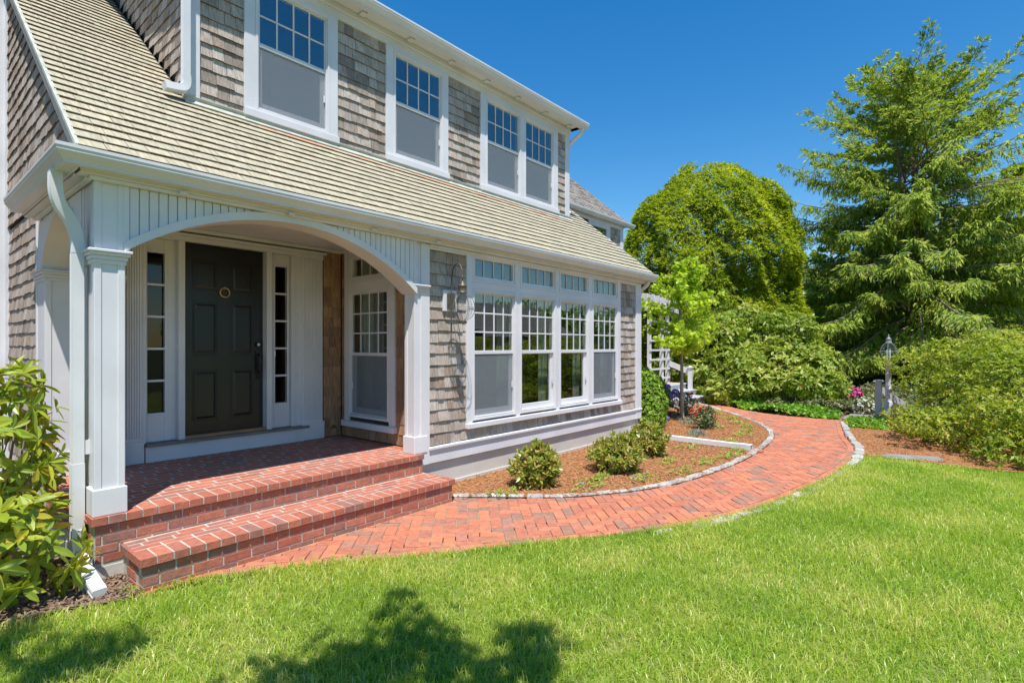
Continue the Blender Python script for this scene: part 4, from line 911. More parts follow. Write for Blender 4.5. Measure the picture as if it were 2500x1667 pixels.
# --- foreground rhododendron by the porch: big leaves, the nearest ones single objects
t = thing('rhododendron', 'leafy yellow green rhododendron against the porch corner and downspout, left edge', 'shrub', (.45, 4.85, 0))
bl = [(.30, 4.62, .38, .48, .36, .36), (.62, 4.62, .34, .30, .26, .30), (.55, 5.25, .95, .34, .42, .50), (.25, 5.1, .75, .4, .5, .55), (.70, 5.35, 1.22, .20, .30, .25)]
P, N = blobtips(bl, 235, .2, 6, (1, .65), .08, up=.5)
q = [proj(p) for p in P]; ok = np.array([(a is not None) and (a[0] < 160 or (a[1] > 1200 and a[0] < 235)) for a in q]); P, N = P[ok], N[ok]
pos, d, n, L, W = rosette(P, N, 7, 1.2, .3, .138, .044)
def bigleaf(p, d, n, L, W):
    p, d, n = Vector(p), Vector(d), Vector(n); r = d.cross(n).normalized(); z = Vector((0, 0, -1)); cu = U(.02, .22)
    st = lambda s, w, k: p + d * L * s + r * w * W + n * (k * W * .18) + z * (cu * L * s * s)
    vs = [st(0, 0, 0), st(.28, .38, 1), st(.28, 0, 0), st(.28, -.38, 1), st(.62, .5, 1), st(.62, 0, 0), st(.62, -.5, 1), st(.86, .28, .6), st(.86, 0, 0), st(.86, -.28, .6), st(1, 0, 0)]
    fs = [(0, 1, 2), (0, 2, 3), (1, 4, 5, 2), (2, 5, 6, 3), (4, 7, 8, 5), (5, 8, 9, 6), (7, 10, 8), (8, 10, 9)]
    return [tuple(v) for v in vs], fs, RHODO
pieces('leaf', [bigleaf(*a) for a in zip(pos, d, n, L, W)], t, 300, 'leaves')
stems(t, (.45, 4.95, 0), P, 60, .011)
bp, bd, bn, bL, bW = rosette(P[::3], N[::3], 1, .1, .1, .035, .02); leaves('bud', bp, bd, bn, bL, bW, RHODO, t, shape='h', fold=.4)

# --- low shrubs in the bed under the windows
grp = 'low shrubs under the front windows'
def low(label, x, y, h, r, n):
    bl = [(x, y, h * .42, r * .92, r * .92, h * .42), (x + .05, y - .02, h * .55, r * .7, r * .7, h * .40)]
    tt, P, N = shrub('low_shrub', label, 'shrub', bl, n, 7, .085, .024, PIERIS, .75, .3, .2, 6, (1, .75, .5), grp, st=18, up=.9, base=(x, y, 0), back=.03)
    k = P[:, 2] > h * .45; k &= rng.random(len(P)) < .5
    leaves('new_shoots', *rosette(P[k] + N[k] * .03, nrm(N[k] + np.array((0, 0, .8))), 3, .25, .15, .05, .011), PIERIS, tt, 'stuff', shape='h')
low('low glossy shrub nearest the brick steps, under the first front window', 4.98, 3.88, .50, .27, 330)
low('wide low shrub in the middle of the bed, under the second window', 6.27, 3.55, .47, .34, 380)
low('low shrub half behind another, beside the white pipe', 7.42, 3.70, .50, .30, 330)

# --- boxwood, hydrangea, roses, ginkgo, small plants
shrub('broadleaf_bush', 'bushy bright green shrub hugging the right corner of the house', 'shrub', [(10.0, 4.95, .45, .36, .36, .46), (9.75, 4.75, .25, .28, .28, .28), (10.05, 5.0, .80, .28, .28, .30)], 900, 6, .055, .03, BOX, 1.0, .35, .15, 8, (1, .8, .6), st=20)
ht, P, N = shrub('hydrangea', 'hydrangea with blue and lilac flower heads in front of the white stairs', 'shrub', [(11.2, 5.7, .55, .45, .45, .50), (11.75, 5.65, .45, .36, .36, .40)], 480, 5, .13, .085, HYD, 1.2, .3, .12, 6, (1, .8), st=14)
for i, (u, v, r) in enumerate(((1629, 944, .075), (1649, 956, .08), (1640, 966, .085), (1657, 962, .06))):
    c = np.array(at(u, v, 12.0)); D = nrm(rng.normal(size=(260, 3))); leaves('flower_head', c + D * r * np.array((1, 1, .7)), perp(D), D, .03, .03, FLOWP, ht)
c = np.array(at(1630, 1022, 10.9)); D = nrm(rng.normal(size=(180, 3))); fh = leaves('fallen_flower_head', c + D * .045, perp(D), D, .025, .025, FLOWP, ht)
def rose(label, x, y, h, r, n, flowers):
    tt, P, N = shrub('rose_bush', label, 'rose bush', [(x, y, h * .5, r, r, h * .45), (x + .04, y, h * .75, r * .7, r * .7, h * .25)], n, 5, .04, .024, ROSE, 1.1, .35, .25, 6, (1, .7), 'roses by the path', st=16, base=(x, y, 0))
    for (u, v) in flowers:
        dp = x * FWX + y * FWY - .1; c = np.array(at(u, v, dp)); D = nrm(rng.normal(size=(40, 3))); leaves('bloom', c + D * .022, perp(D), D, .03, .03, FLOWR, tt)
rose('dark leaved rose bush with red blooms nearer the curved cobble edging', 10.53, 3.98, .45, .20, 230, ((1721, 1001), (1709, 998), (1690, 1001), (1735, 1014), (1699, 1010)))
rose('rose bush with red blooms behind the young tree trunk', 12.3, 5.15, .52, .26, 230, ((1680, 962), (1689, 960), (1697, 978), (1661, 966), (1644, 984), (1636, 1008)))
gk = thing('young_tree', 'slender young tree with lime green leaves in the mulch bed', 'tree', (11.5, 4.85, 0))
tr = MB(); tp = [(11.5, 4.85, -.02), (11.5, 4.86, .08), (11.49, 4.87, .6), (11.47, 4.86, 1.2), (11.48, 4.88, 1.9), (11.44, 4.9, 2.6), (11.42, 4.9, 3.3)]; tr.tube(smoothpath(tp, 4), [.075, .06, .052, .05, .048] + [.045 - .0016 * i for i in range(20)], 10); tr.build('trunk', BARKL, gk, smooth=True)
mb = MB(); cl = []
for i in range(46):
    z = U(1.45, 3.35); an = U(0, 6.28); ln = (.8 if z < 1.9 else .95 if z < 2.3 else .95 - (z - 2.3) * .62) * U(.55, 1.1)
    b = Vector((11.46, 4.88, z)); e = b + Vector((math.cos(an) * ln, math.sin(an) * ln, U(.0, .5) * ln)); mid = b.lerp(e, .5) + Vector((0, 0, .07)); mb.tube([b, mid, e], [.014, .009, .004], 5, cap=False)
    for k in range(27): cl.append(b.lerp(e, U(.25, 1.05)) + Vector((U(-.11, .11), U(-.11, .11), U(-.10, .12))))
mb.build('branches', BARKL, gk, smooth=True)
P = np.array([tuple(p) for p in cl]); A = nrm(rng.normal(size=P.shape) + np.array((0, 0, .4)))
leaves('crown', *rosette(P, A, 5, 1.0, .4, .075, .07), GINK, gk, shape='fan')
for i, (x, y, h, lb) in enumerate(((11.05, 4.60, .11, 'silvery tuft at the foot of the young tree'), (10.6, 4.28, .11, 'silvery tuft left of the nearer rose bush'), (9.15, 3.62, .19, 'taller silvery plant just behind the white pipe'))):
    tt = thing('silver_plant', lb, 'plant', (x, y, 0), 'silvery plants in the bed'); P_ = np.c_[x + rng.normal(0, .07, 60), y + rng.normal(0, .07, 60), rng.uniform(.01, .04, 60)]; A = nrm(np.c_[rng.normal(0, .45, 60), rng.normal(0, .45, 60), np.ones(60)])
    leaves('foliage', *rosette(P_ + A * h * .4, A, 4, .6, .2, h * .6, .012), LAVE, tt)
sprigs = [(4.43, 3.90), (5.27, 3.37), (5.67, 3.44), (6.0, 3.04), (7.15, 3.22), (6.73, 2.83), (7.43, 2.81), (8.36, 3.47), (9.35, 3.12), (10.17, 3.2), (10.68, 3.25), (11.25, 3.44), (11.66, 3.74), (12.24, 4.12), (10.9, 3.85), (13.0, 4.6), (8.0, 2.72), (8.5, 2.75)]
words = ['between the steps and the first low shrub', 'by the cobbles right of the first low shrub', 'between the first two low shrubs', 'beside the cobbles below the wide low shrub', 'right of the wide low shrub', 'close to the cobbles below the pipe, nearer the steps', 'midway between pipe and cobbles', 'just in front of the white pipe', 'behind the open pipe end', 'inside the bend of the cobbles, nearest the pipe', 'inside the bend of the cobbles, second from the pipe', 'inside the bend of the cobbles, third from the pipe', 'inside the bend of the cobbles, fourth from the pipe', 'beside the cobbles nearing the stairs', 'right of the nearer rose bush', 'by the cobbles closest to the white stairs', 'flat trailing patch by the pipe end', 'flat trailing patch touching the pipe end']
for i, ((x, y), wd) in enumerate(zip(sprigs, words)):
    tt = thing('groundcover_sprig', 'small green groundcover sprig ' + wd, 'plant', (x, y, 0), 'groundcover sprigs in the mulch'); kk = 34 if i != 2 else 60; s = .10
    P_ = np.c_[x + rng.normal(0, s * 1.2, kk), y + rng.normal(0, s * .8, kk), rng.uniform(.02, .06, kk)]; A = nrm(np.c_[rng.normal(0, .4, kk), rng.normal(0, .4, kk), np.ones(kk)])
    leaves('foliage', *rosette(P_, A, 4, 1.1, .3, .034, .02), SPRIG, tt)
    if i in (0, 1, 3, 7): [leaves('flower', *rosette(P_[j:j + 1] + np.array((0, 0, .03)), A[j:j + 1], 5, 1.2, .2, .022, .018), FLOWP, tt) for j in range(3)]
# white drain pipe across the bed
pp = thing('drain_pipe', 'white corrugated drain pipe lying across the mulch bed', 'pipe', (8.83, 3.3, 0))
m = MB(); m.tube([(8.87, 4.72, .05), (8.865, 4.02, .055), (8.79, 2.66, .06)], 0, 14, sq=[(a * 1.15, b * 1.25) for a, b in SQ]); m.build('pipe', PVC, pp)
m = MB(); m.tube([(8.80, 2.78, .06), (8.785, 2.60, .06)], 0, 14, sq=[(a * 1.28, b * 1.4) for a, b in SQ], cap=False); m.build('end_collar', PVC, pp)
vs, fs = cbox((8.80, 2.60, .008), (Vector((.05, .99, 0)), Vector((-.99, .05, 0)), AX[2]), (.16, .06, .02), .004); m = MB(); m.add(vs, fs); tag(m.build('loose_brick', BRICK), 'single red brick lying under the open end of the white pipe', 'brick')

# --- stairs, deck, railing, pergola by the wing
dk = thing('deck', 'low wooden deck behind the white stairs by the rear wing', 'deck', (14, 7.4, 0))
for i in range(14):
    b = MB(); b.box(11.6 + i * .275, 11.6 + i * .275 + .268, 6.55, 8.45, .505, .54); b.build('deck_board', DECKM, dk)
MB().box(11.6, 15.45, 6.50, 6.548, .18, .50).build('deck_skirt', WHITE, dk)
stt = thing('stairs', 'white painted wooden stairs rising from the brick path', 'stairs', (14.6, 6.1, 0))
for i in range(3):
    MB().box(13.5, 15.62 - .02 * i, 5.86 + .28 * i, 6.18 + .28 * i, .155 + .172 * i, .19 + .172 * i).build('tread', GREYP, stt, bevel=.006)
    MB().box(13.52, 15.58 - .02 * i, 5.90 + .28 * i, 5.94 + .28 * i, -.02 + .172 * i, .155 + .172 * i).build('riser', WHITE, stt)
MB().box(15.53, 15.56, 5.94, 6.6, -.05, .15).build('stringer', WHITE, stt)
rl = thing('stair_railing', 'white stair railing with two capped posts beside the white stairs', 'railing', (15.5, 6.6, 0))
for y, z0, z1 in ((7.01, .45, 1.24), (6.31, .19, .985)):
    m = MB(); m.box(15.44, 15.55, y - .055, y + .055, z0, z1); p_ = m.build('post', WHITE, rl, bevel=.006)
    m = MB(); m.box(15.415, 15.575, y - .08, y + .08, z1, z1 + .03); m.lathe([(.06, .03), (.03, .055), (.004, .065)], (15.495, y, z1), 12); m.build('post_cap', WHITE, p_)
m = MB(); m.hexa([(15.475, 6.955, 1.02), (15.515, 6.955, 1.02), (15.515, 6.955, 1.18), (15.475, 6.955, 1.18)], [(15.475, 6.365, .80), (15.515, 6.365, .80), (15.515, 6.365, .96), (15.475, 6.365, .96)]); m.build('rail', WHITE, rl)
pg = thing('pergola', 'white pergola with ladder trellis and projecting rafters behind the young tree', 'pergola', (14.7, 7.4, .5))
TY = 7.0
for x in (14.22, 15.02, 15.42):
    MB().box(x, x + .085, TY - .045, TY + .045, .54, 2.62).build('post', WHITE, pg)
for i in range(8): MB().box(14.20, 15.50, TY - .07, TY - .046, .66 + i * .272, .715 + i * .272).build('rung', WHITE, pg)
MB().box(12.6, 16.3, TY - .05, TY + .05, 2.62, 2.86).build('beam', WHITE, pg, bevel=.006)
for i in range(9): MB().box(12.9 + i * .40, 12.96 + i * .40, TY - .42, 8.45, 2.86, 3.02).build('rafter', WHITE, pg, bevel=.006)
vine = np.c_[rng.uniform(12.8, 16.2, 900), rng.uniform(6.7, 8.2, 900), 3.03 + np.abs(rng.normal(0, .07, 900))]; A = nrm(rng.normal(size=(900, 3)) + np.array((0, 0, .6)))
vt = thing('climbing_vine', 'thin climbing vine trailing over the white pergola rafters', 'vine', (14.5, 7.4, 3.0)); mb = MB()
for i in range(14):
    x, y = U(12.9, 15.9), U(6.6, 7.4); mb.tube(smoothpath([(x, y, 3.03), (x + U(.1, .4), y + U(-.1, .3), 3.08 + U(0, .1)), (x + U(.4, .9), y + U(0, .6), 3.05)], 4), .012, 5)
mb.build('stem', TWIG, vt); leaves('foliage', *rosette(vine[:260], A[:260], 4, 1.1, .3, .06, .03), RHODO2, vt)

# --- lamp post, grey handrail, stone landing
lp = Vector((13.62, 1.33, 0)); lpt = thing('lamp_post', 'grey turned lamp post with clear glass globe beside the big azalea', 'lamp', lp)
m = MB(); m.lathe([(.085, -.05), (.085, .46), (.07, .48), (.055, .50), (.062, .53), (.058, .60), (.056, .70), (.064, .71), (.064, .73), (.056, .74), (.055, 1.02), (.062, 1.03), (.062, 1.05), (.055, 1.06), (.055, 1.18), (.065, 1.19), (.065, 1.215), (.05, 1.22), (.052, 1.26), (.070, 1.27), (.072, 1.29), (.045, 1.30)], lp, 18); m.build('post', GREYP, lpt, smooth=True)
m = MB(); m.lathe([(.045, 0), (.05, .02), (.05, .05), (.03, .06)], lp + Vector((0, 0, 1.30)), 16); m.build('lantern_base', GREYD, lpt)
gp = [(.05, 1.345), (.10, 1.38), (.135, 1.44), (.15, 1.51), (.135, 1.58), (.10, 1.645), (.055, 1.68)]
m = MB(); m.lathe(gp, lp, 24, closed=False); m.build('glass_globe', GLOBE, lpt, smooth=True)
for k in range(6):
    an = k * math.pi / 3; m = MB(); m.tube([(lp.x + math.cos(an) * (r + .006), lp.y + math.sin(an) * (r + .006), z) for r, z in gp], .004, 5); m.build('cage_wire', GREYD, lpt)
m = MB(); m.torus((lp.x, lp.y, 1.515), (1, 0, 0), (0, 1, 0), .165, .004, 24, 5); m.build('cage_hoop', GREYD, lpt)
m = MB(); m.lathe([(.06, 1.675), (.065, 1.69), (.055, 1.70), (.05, 1.755), (.055, 1.76), (.035, 1.79), (.02, 1.80), (.012, 1.83), (.018, 1.845), (.004, 1.865)], lp, 16); m.build('cap', GREYD, lpt, smooth=True)
for k in range(3):
    an = k * 2.1; m = MB(); m.lathe([(.012, 1.36), (.012, 1.47), (.016, 1.475), (.012, 1.52), (.003, 1.56)], lp + Vector((math.cos(an) * .03, math.sin(an) * .03, 0)), 8); m.build('candle_bulb', CUSH, lpt)
hr = thing('grey_handrail', 'grey wooden handrail with capped post descending behind the lamp post', 'railing', (13.85, 1.55, 0))
m = MB(); m.box(13.79, 13.91, 1.47, 1.59, -.05, .86); m.build('post', GREYP, hr, bevel=.006)
m = MB(); m.box(13.76, 13.94, 1.44, 1.62, .86, .885); m.box(13.775, 13.925, 1.455, 1.605, .885, .905); m.build('post_cap', GREYP, hr, bevel=.004)
a_, b_ = Vector((13.9, 1.52, .70)), Vector((15.7, .75, -.12)); sdv = (b_ - a_).cross(Vector((0, 0, 1))).normalized() * .025
m = MB(); m.hexa([a_ - sdv + Vector((0, 0, -.08)), a_ + sdv + Vector((0, 0, -.08)), a_ + sdv + Vector((0, 0, .08)), a_ - sdv + Vector((0, 0, .08))], [b_ - sdv + Vector((0, 0, -.08)), b_ + sdv + Vector((0, 0, -.08)), b_ + sdv + Vector((0, 0, .08)), b_ - sdv + Vector((0, 0, .08))]); m.build('rail', GREYP, hr)
m = MB(); m.box(15.65, 15.76, .70, .81, -.4, .05); m.build('post', GREYP, hr)
m = MB(); m.box(13.86, 14.9, 1.60, 2.20, -.03, .035); tag(m.build('stone_landing', STONE, bevel=.01), 'grey stone slab at the end of the brick path by the handrail post', 'stone slab')
vs, fs = cbox((9.75, .68, .02), (Vector((.25, -.97, 0)), Vector((.97, .25, 0)), AX[2]), (.36, .10, .035), .03); m = MB(); m.add([tuple(Vector(v) + Vector((U(-.03, .03), U(-.04, .04), U(-.012, .006) - .012))) for v in vs], fs); tag(m.build('edging_stone', STONE), 'long flat grey stone between lawn and the right mulch bed', 'stone')

# --- shrub masses
RH = [(17.6, 6.0, 1.05, 1.45, 1.4, 1.3), (17.9, 4.9, 1.25, 1.3, 1.3, 1.3), (17.1, 4.2, .85, 1.1, 1.1, .95), (16.6, 3.55, .5, .9, .9, .72), (16.3, 5.0, .6, 1.1, 1.1, .8), (17.0, 6.7, .8, .9, .9, .95), (16.3, 4.2, .5, .8, .8, .6), (18.2, 5.6, 1.6, .9, .9, .95), (17.5, 5.3, 1.5, .8, .8, .8)]
rt_, P, N = shrub('rhododendron', 'huge rounded rhododendron thicket behind the path and ivy', 'shrub', [(a, b, c, d * .8, e * .8, f * .8) for a, b, c, d, e, f in RH] + clumps(RH, 60, (.32, .55), .7), 6400, 7, .165, .058, RHODO2, 1.15, .25, .2, 9, (1, .86), st=20, sr=.03, base=(17.5, 5, 0))
sel = rng.random(len(P)) < .02; sel &= (P[:, 1] < 4.6); sel &= P[:, 0] < 17.5
leaves('bud_flower', *rosette(P[sel] + N[sel] * .04, N[sel], 5, .5, .2, .05, .035), FLOWR, rt_)
AZ = [(12.6, .05, .55, 1.0, .75, .48), (12.6, -.9, .80, 1.3, 1.2, .72), (11.2, -.6, .55, .95, .8, .55), (10.7, -1.6, .62, 1.1, .9, .62), (13.6, -.3, 1.05, 1.4, 1.2, .62), (10.95, .25, .32, .5, .42, .28), (10.1, -1.0, .32, .5, .5, .34), (12.2, .85, .18, .42, .35, .18), (14.6, -1.6, 1.2, 1.6, 1.6, .75), (12.0, -2.4, 1.0, 1.4, 1.2, .8), (9.75, -.95, .27, .42, .4, .29), (10.35, -.35, .33, .45, .4, .33), (11.8, .62, .22, .45, .4, .2)]
shrub('azalea', 'large spreading azalea with twiggy base beyond the lawn, right edge', 'shrub', [(a, b, c * .95, d * .86, e * .86, f * .86) for a, b, c, d, e, f in AZ] + clumps(AZ, 95, (.22, .42), .5), 12500, 6, .072, .03, AZAL, 1.05, .35, .25, 6, (1, .75), st=70, sr=.016, base=(12.2, -.5, 0), shape='q')
iv = np.array(far[::-1])
def cover(name, label, poly, n, k, L, W, m, hz, zscale=1):
    P = npick(poly, n); A = nrm(np.c_[rng.normal(0, .5, len(P)), rng.normal(0, .5, len(P)), np.ones(len(P))]); hh = hz * (.55 + .45 * np.sin(P[:, 0] * 3.1 + P[:, 1] * 2.3)) * rng.uniform(.5, 1, len(P)); P3 = np.c_[P, hh]
    o = leaves(name, *rosette(P3, A, k, 1.15, .3, L, W), m, None, 'stuff', shape='h'); return tag(o, label, 'ground cover')
cover('ivy', 'bright green ivy strip along the far edge of the brick path', [(15.75, 6.4), (15.55, 5.75), (15.0, 5.05), (14.42, 4.46), (13.98, 3.8), (13.78, 3.2), (13.78, 2.35), (14.5, 2.3), (14.6, 3.3), (15.2, 4.2), (16.2, 5.2), (16.4, 6.4)], 5200, 4, .085, .07, IVY, .20)
cover('low_ground_cover', 'dull green low ground cover between ivy and rhododendron', [(14.5, 2.35), (14.6, 3.3), (15.2, 4.2), (16.2, 3.4), (16.4, 2.4), (15.2, 2.1)], 1800, 5, .07, .035, IVYD, .34)
cover('low_ground_cover', 'fresh green low plants in front of the stone landing and lamp post', [(12.6, 1.9), (13.6, 2.08), (13.9, 1.58), (13.2, 1.05), (12.6, 1.3)], 520, 5, .075, .035, IVY, .13)
cover('low_ground_cover', 'shaded low green plants on the bank under the tall spruce', [(14.6, 1.4), (16.6, 2.6), (18.5, 3.2), (24, 2), (24, -3), (16, -2), (14.9, .2)], 3600, 5, .13, .06, IVYD, .38)  # added cover: dark leaves stand in for shade the spruce doesn't cast here
wt, P, N = shrub('white_flowering_shrub', 'low shrub full of white flowers left of the handrail post', 'shrub', [(15.2, 1.95, .18, .28, .22, .2)], 130, 5, .045, .03, ROSE, 1.1, .3, st=8); leaves('flowers', *rosette(P + N * .02, N, 5, 1.1, .3, .04, .035), FLOWW, wt)
wt, P, N = shrub('pink_azalea', 'small azalea with magenta pink flowers below the spruce', 'shrub', [(16.0, 2.35, .34, .2, .2, .22)], 110, 5, .045, .03, ROSE, 1.1, .3, st=8); sel = P[:, 2] > .35; leaves('flowers', *rosette(P[sel] + N[sel] * .03, N[sel], 5, 1.1, .3, .06, .05), FLOWK, wt)
wt, P, N = shrub('white_flowering_shrub', 'white flowered shrub glimpsed behind the handrail and big azalea', 'shrub', [(17.5, .4, .55, .8, .6, .5)], 360, 5, .045, .03, ROSE, 1.1, .3, st=8); leaves('flowers', *rosette(P + N * .02, N, 5, 1.1, .3, .05, .04), FLOWW, wt)

# --- arborvitae
AV = Vector((22.9, 8.6, 0)); tt = thing('arborvitae', 'broad rounded golden green arborvitae tree behind the young tree', 'tree', AV)
def thuja_surface(n, s, h, r):
    z = rng.uniform(.0, 1, n); prof = np.where(z < .45, .93 + .07 * np.sin(z / .45 * 1.57), np.sqrt(np.clip(1 - ((z - .45) / .56) ** 2.3, 0, 1))); keep = rng.random(n) < np.clip(prof + .15, 0, 1); z = z[keep]; prof = prof[keep]
    th = rng.uniform(0, 2 * np.pi, len(z)); D = np.c_[np.cos(th), np.sin(th), z * 2.2]; rad = prof * r * s * (1 + .15 * wob(D * 1.0, 5, 1) + .14 * wob(D, 11, 3) + .06 * wob(D, 27, 5) + rng.normal(0, .02, len(z))); zz = .3 + z * (h - .3) * (1 - .06 * (1 - s)) + .45 * wob(D, 9, 2) + .3 * wob(D, 21, 6)
    P = np.c_[np.cos(th) * rad, np.sin(th) * rad, zz]; sl = np.gradient(prof[np.argsort(z)]) if False else np.where(z < .45, .05, (z - .45) * 1.6); N = nrm(np.c_[np.cos(th), np.sin(th), sl]); return P + np.array(AV), N
for s, n in ((1, 23000), (.93, 10000)):
    P, N = thuja_surface(n, s, 8.9, 3.35); A = nrm(N * .7 + np.array((0, 0, .55)) + rng.normal(0, .35, N.shape)); leaves('crown', *rosette(P, A, 7, .85, .35, .17, .042, bias=N + np.array((0, 0, .7))), THUJA, tt, droop=.15)
m = MB(); m.tube([(AV.x, AV.y, -.3), (AV.x, AV.y, 4), (AV.x + .1, AV.y, 8)], [.3, .22, .05], 8); m.build('trunk', BARK, tt)
mb = MB()
for i in range(120):
    an = U(0, 6.28); z = U(.5, 6.3); r = 3.3 * math.sqrt(max(.05, 1 - (max(0, z - 4) / 5) ** 2)); mb.tube([(AV.x, AV.y, z), (AV.x + math.cos(an) * r * .6, AV.y + math.sin(an) * r * .6, z + .8), (AV.x + math.cos(an) * r * .8, AV.y + math.sin(an) * r * .8, z + .9)], [.05, .035, .015], 5, cap=False)
mb.build('branches', BARK, tt)

# --- spruces
def make_spruce(h, prof, nb, z0, seed, spray=.30, lead=3, dens=1.0, sparse=None):
    rs_ = np.random.default_rng(seed); br = MB(); tp, td = [], []; tr_ = MB()
    for k in range(lead):
        an = k * 2.2; off = .0 if k == 0 else .75; top = h * (1 if k == 0 else .95 - .03 * k); tr_.tube([(0, 0, -.8), (0, 0, h * .35), (math.cos(an) * off * .5, math.sin(an) * off * .5, h * .6), (math.cos(an) * off, math.sin(an) * off, top)], [.42 / (1 + k), .30 / (1 + k * .6), .16, .02], 8)
    for i in range(nb):
        f = (i + rs_.uniform(-3, 4)) / nb; f = min(1, max(0, f)) ** .92; z = z0 + (h - z0) * f; an = i * 2.399 + rs_.normal(0, .5); ln = np.interp(f, prof[0], prof[1]) * rs_.uniform(.55, 1.2)
        k = int(rs_.integers(0, lead)); o = (0 if f < .4 else (f - .4) / .6) * (.0 if k == 0 else .75); ox, oy = math.cos(k * 2.2) * o, math.sin(k * 2.2) * o
        e0 = np.interp(f, [0, .3, .6, 1], [-.10, .05, .35, .9]) + rs_.normal(0, .17); pts = []; p = np.array((ox, oy, z)); el = e0; N_ = 12
        for s in range(N_ + 1):
            pts.append(p.copy()); q = s / N_; el = e0 - .35 * math.sin(q * 2.4) + .75 * max(0, q - .6); step = ln / N_; p = p + step * np.array((math.cos(an) * math.cos(el), math.sin(an) * math.cos(el), math.sin(el)))
        br.tube([tuple(q) for q in pts], [max(.005, (.010 + .007 * ln) * (1 - .85 * s / N_)) for s in range(N_ + 1)], 5, cap=False)
        for s in range(2, N_ + 1):
            q = s / N_; m_ = int(max(2, (3.2 + 2.2 * ln * .35) * dens * (1 if f < .58 else .62))); base = pts[s]; d = pts[s] - pts[s - 1]; d /= np.linalg.norm(d); side = np.cross(d, (0, 0, 1)); side /= np.linalg.norm(side) + 1e-9
            if q < .34 and rs_.random() < .6: continue
            for t_ in range(m_):
                sg = 1 if t_ % 2 else -1; tl = (.30 + .52 * (1 - q)) * rs_.uniform(.5, 1.15) * min(1.2, .45 + ln * .2); dd = d * rs_.uniform(.35, .9) + side * sg * rs_.uniform(.3, 1) + np.array((0, 0, rs_.uniform(-.95, .1) if f < .72 else rs_.uniform(-.3, .4))); dd /= np.linalg.norm(dd)
                b0 = base + d * rs_.uniform(-.5, .5) * ln / N_
                for w_ in range(6):
                    x = (w_ + rs_.random()) / 6; tp.append(b0 + dd * tl * x + np.array((0, 0, -.42 * tl * x * x))); td.append(dd * .8 + np.array((0, 0, (-.7 + .4 * x) if f < .72 else .1)) + rs_.normal(0, .3, 3))
        tp.append(pts[-1]); td.append(d)
    tp = np.array(tp); td = nrm(np.array(td)); return tr_, br, tp, td
def spruce(name, label, loc, data, mats=SPRU, L=.21, W=.05, k=2, scale=1, rot=0):
    tr_, br, tp, td = data; t_ = thing(name, label, 'tree', loc); c, s = math.cos(rot), math.sin(rot); M_ = np.array([[c, -s, 0], [s, c, 0], [0, 0, 1]]) * scale
    for mb, nm in ((tr_, 'trunk'), (br, 'branches')):
        m2 = MB(); m2.add([tuple(M_ @ np.array(v) + np.array(loc)) for v in mb.v], mb.f); m2.build(nm, BARK if nm == 'trunk' else TWIG, t_, smooth=True)
    P = tp @ M_.T + np.array(loc); A = nrm(td @ M_.T); ce = P - np.array(loc); ce[:, 2] = 0; pos, d, n, LL, WW = rosette(P, A, k, .35, .25, L * scale, W * scale, bias=nrm(ce) * .8 + np.array((0, 0, .8))); leaves('crown', pos, d, n, LL, WW, mats, t_, droop=.12)
    return t_
big = make_spruce(11.7, ([0, .15, .35, .55, .75, .88, 1], [6.1, 6.0, 5.3, 4.5, 3.8, 3.2, 2.3]), 310, .5, 5, dens=1.3)
sp0 = at(2235, 844, 21.5); spruce('spruce', 'tall old spruce with drooping branches behind the lamp post', (sp0.x, sp0.y, -.4), big)
sml = make_spruce(9.5, ([0, .3, .6, .85, 1], [4.0, 3.6, 2.6, 1.4, .3]), 90, .4, 9, lead=1, dens=1.1)
for (u, dp, s, ro, lb) in ((2030, 27, .80, .4, 'smaller dark spruce between the arborvitae and the tall spruce'), (2490, 26, 1.1, 2.0, 'dark spruce behind the big azalea, right edge'), (1925, 31, .75, 4.0, 'short spruce in the gap right of the arborvitae, farthest back')):
    p = at(u, 844, dp); spruce('spruce', lb, (p.x, p.y, -.4), sml, scale=s, rot=ro, k=2, L=.26, W=.07)

# --- broadleaf trees: a far screen, and those round the viewpoint that the windows mirror and the lawn shadow shows
def broad(label, x, y, h, r, n, name='broadleaf_tree', L=.16, W=.10, grp=None, zlow=.25, mt=None):
    t_ = thing(name, label, 'tree', (x, y, 0), grp); bl = [(x, y, h * .62, r, r, h * .38)]
    for i in range(7): an = i * .9 + U(0, .5); bl.append((x + math.cos(an) * r * .62, y + math.sin(an) * r * .62, h * U(zlow + .12, .78), r * U(.42, .6), r * U(.42, .6), h * U(.15, .24)))
    P, N = blobtips(bl, n, .2, 6, (1, .8), zmin=h * zlow * .5, up=.3); leaves('crown', *rosette(P, N, 5, 1.1, .35, L, W), mt or DECID, t_)
    m = MB(); m.tube([(x, y, -.3), (x + .05, y, h * .3), (x, y + .1, h * .7)], [.05 * r + .1, .04 * r + .06, .03], 8, cap=False)
    for i in range(12): q = P[int(rng.integers(len(P)))]; m.tube([(x, y, h * U(.2, .45)), tuple((np.array((x, y, h * .5)) + q) / 2), tuple(q)], [.05, .035, .01], 5, cap=False)
    m.build('trunk', BARK, t_, smooth=True); return t_
for (u, dp, h, r, lb) in ((1560, 42, 7, 4.5, 'hidden dark broadleaf tree behind the arborvitae'), (1850, 44, 6.5, 4.2, 'low dark tree filling the gap right of the arborvitae'), (2150, 40, 7.5, 4.6, 'dark tree far behind the lamp post'), (2420, 38, 8.5, 5, 'dark tree far behind the big azalea'), (2700, 36, 8.5, 5, 'dark tree beyond the right edge'), (1980, 36, 5, 3.4, 'bushy tree below the tall spruce, far left of it')):
    p = at(u, 844, dp); broad(lb, p.x, p.y, h, r, 1500, L=.34, W=.22, grp='far screen of trees', zlow=.1)
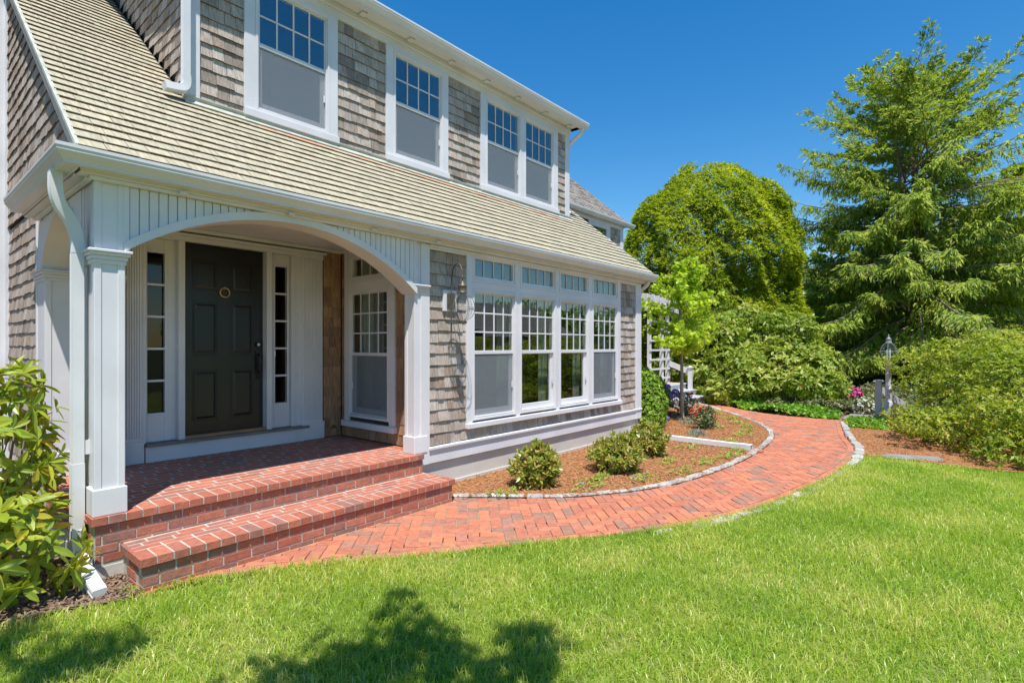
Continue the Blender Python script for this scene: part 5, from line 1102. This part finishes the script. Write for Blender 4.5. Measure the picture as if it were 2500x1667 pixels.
for i, (x, y, h, r) in enumerate(((19, -13, 5.0, 3.4), (25, -10, 5.2, 3.2), (30, -16, 6.5, 4.5), (24, -20, 6.5, 4.5), (33, -8, 5.5, 4), (17, -19, 6, 4), (38, -13, 7, 4.5), (13, -15, 5.5, 3.6))):
    broad('broadleaf tree across the lawn mirrored in the front windows, %s' % ['nearest the garage', 'right of the garage', 'tall one behind', 'tall one left of it', 'by the azalea side', 'behind the garage', 'farthest', 'left of the garage'][i], x, y, h * .72, r, 1100, L=.26, W=.17, grp='trees mirrored in the windows', zlow=.1)
ga = thing('garage', 'small shingled garage across the lawn mirrored in the first front window', 'garage', (17.5, -6.8, 0))
m = MB(); m.box(14.6, 20.4, -9.4, -4.4, 0, 2.0); m.build('wall', SHING, ga)
m = MB()
for i in range(22):
    s0, s1 = i / 22, (i + 1.05) / 22
    for sg in (1, -1): m.hexa([(14.4, -6.9 + sg * 2.9 * (1 - s0), 1.95 + 1.55 * s0), (20.6, -6.9 + sg * 2.9 * (1 - s0), 1.95 + 1.55 * s0), (20.6, -6.9 + sg * 2.9 * (1 - s1), 1.95 + 1.55 * s1), (14.4, -6.9 + sg * 2.9 * (1 - s1), 1.95 + 1.55 * s1)], [(14.4, -6.9 + sg * 2.9 * (1 - s0), 1.99 + 1.55 * s0), (20.6, -6.9 + sg * 2.9 * (1 - s0), 1.99 + 1.55 * s0), (20.6, -6.9 + sg * 2.9 * (1 - s1), 1.96 + 1.55 * s1), (14.4, -6.9 + sg * 2.9 * (1 - s1), 1.96 + 1.55 * s1)])
m.build('roof', ROOFGREY, ga)
# shade tree whose boughs hang over the viewpoint (outside the picture), casting the lawn shadows
sx, sy_ = SUN.x / SUN.z, SUN.y / SUN.z
sh = thing('shade_tree', 'broadleaf shade tree behind the viewpoint casting the lawn shadows', 'tree', (-3.2, -3.0, 0))
blobs = []; m = MB(); m.tube([(-3.2, -3, -.3), (-3.15, -3, 2.2), (-3.0, -2.8, 4.5), (-2.8, -2.6, 7)], [.30, .24, .18, .05], 9, cap=False)
for (u, v, z, r) in ((900, 1640, 4.6, .36), (1010, 1560, 4.9, .26), (800, 1700, 4.4, .36), (980, 1470, 5.2, .15), (1270, 1560, 5.0, .17), (1290, 1640, 4.8, .22), (1150, 1690, 4.6, .28), (700, 1690, 4.9, .24), (120, 1640, 4.6, .26), (300, 1580, 4.4, .14), (20, 1560, 4.8, .2), (1100, 1600, 5.1, .16)):
    gx, gy, _ = onz(u, v, 0); c = Vector((gx + sx * z, gy + sy_ * z, z)); blobs.append((c.x, c.y, c.z, r, r, r * .6)); m.tube([(-3.0, -2.8, 4.0), ((c.x - 3) / 2, (c.y - 2.8) / 2, z + .5), (c.x, c.y, z)], [.07, .035, .008], 5, cap=False)
m.build('trunk', BARK, sh, smooth=True)
P, N = blobtips(blobs, 230, .6, 5, (1, .6, .3), zmin=3, up=.3); leaves('crown', *rosette(P, N, 5, 1.1, .35, .12, .07), DECID, sh)
P, N = blobtips([(-3.2, -3, 6.8, 2.2, 2.2, 1.8)], 500, .2, 6, (1, .7), zmin=3); leaves('crown', *rosette(P, N, 5, 1.1, .35, .2, .12), DECID, sh)
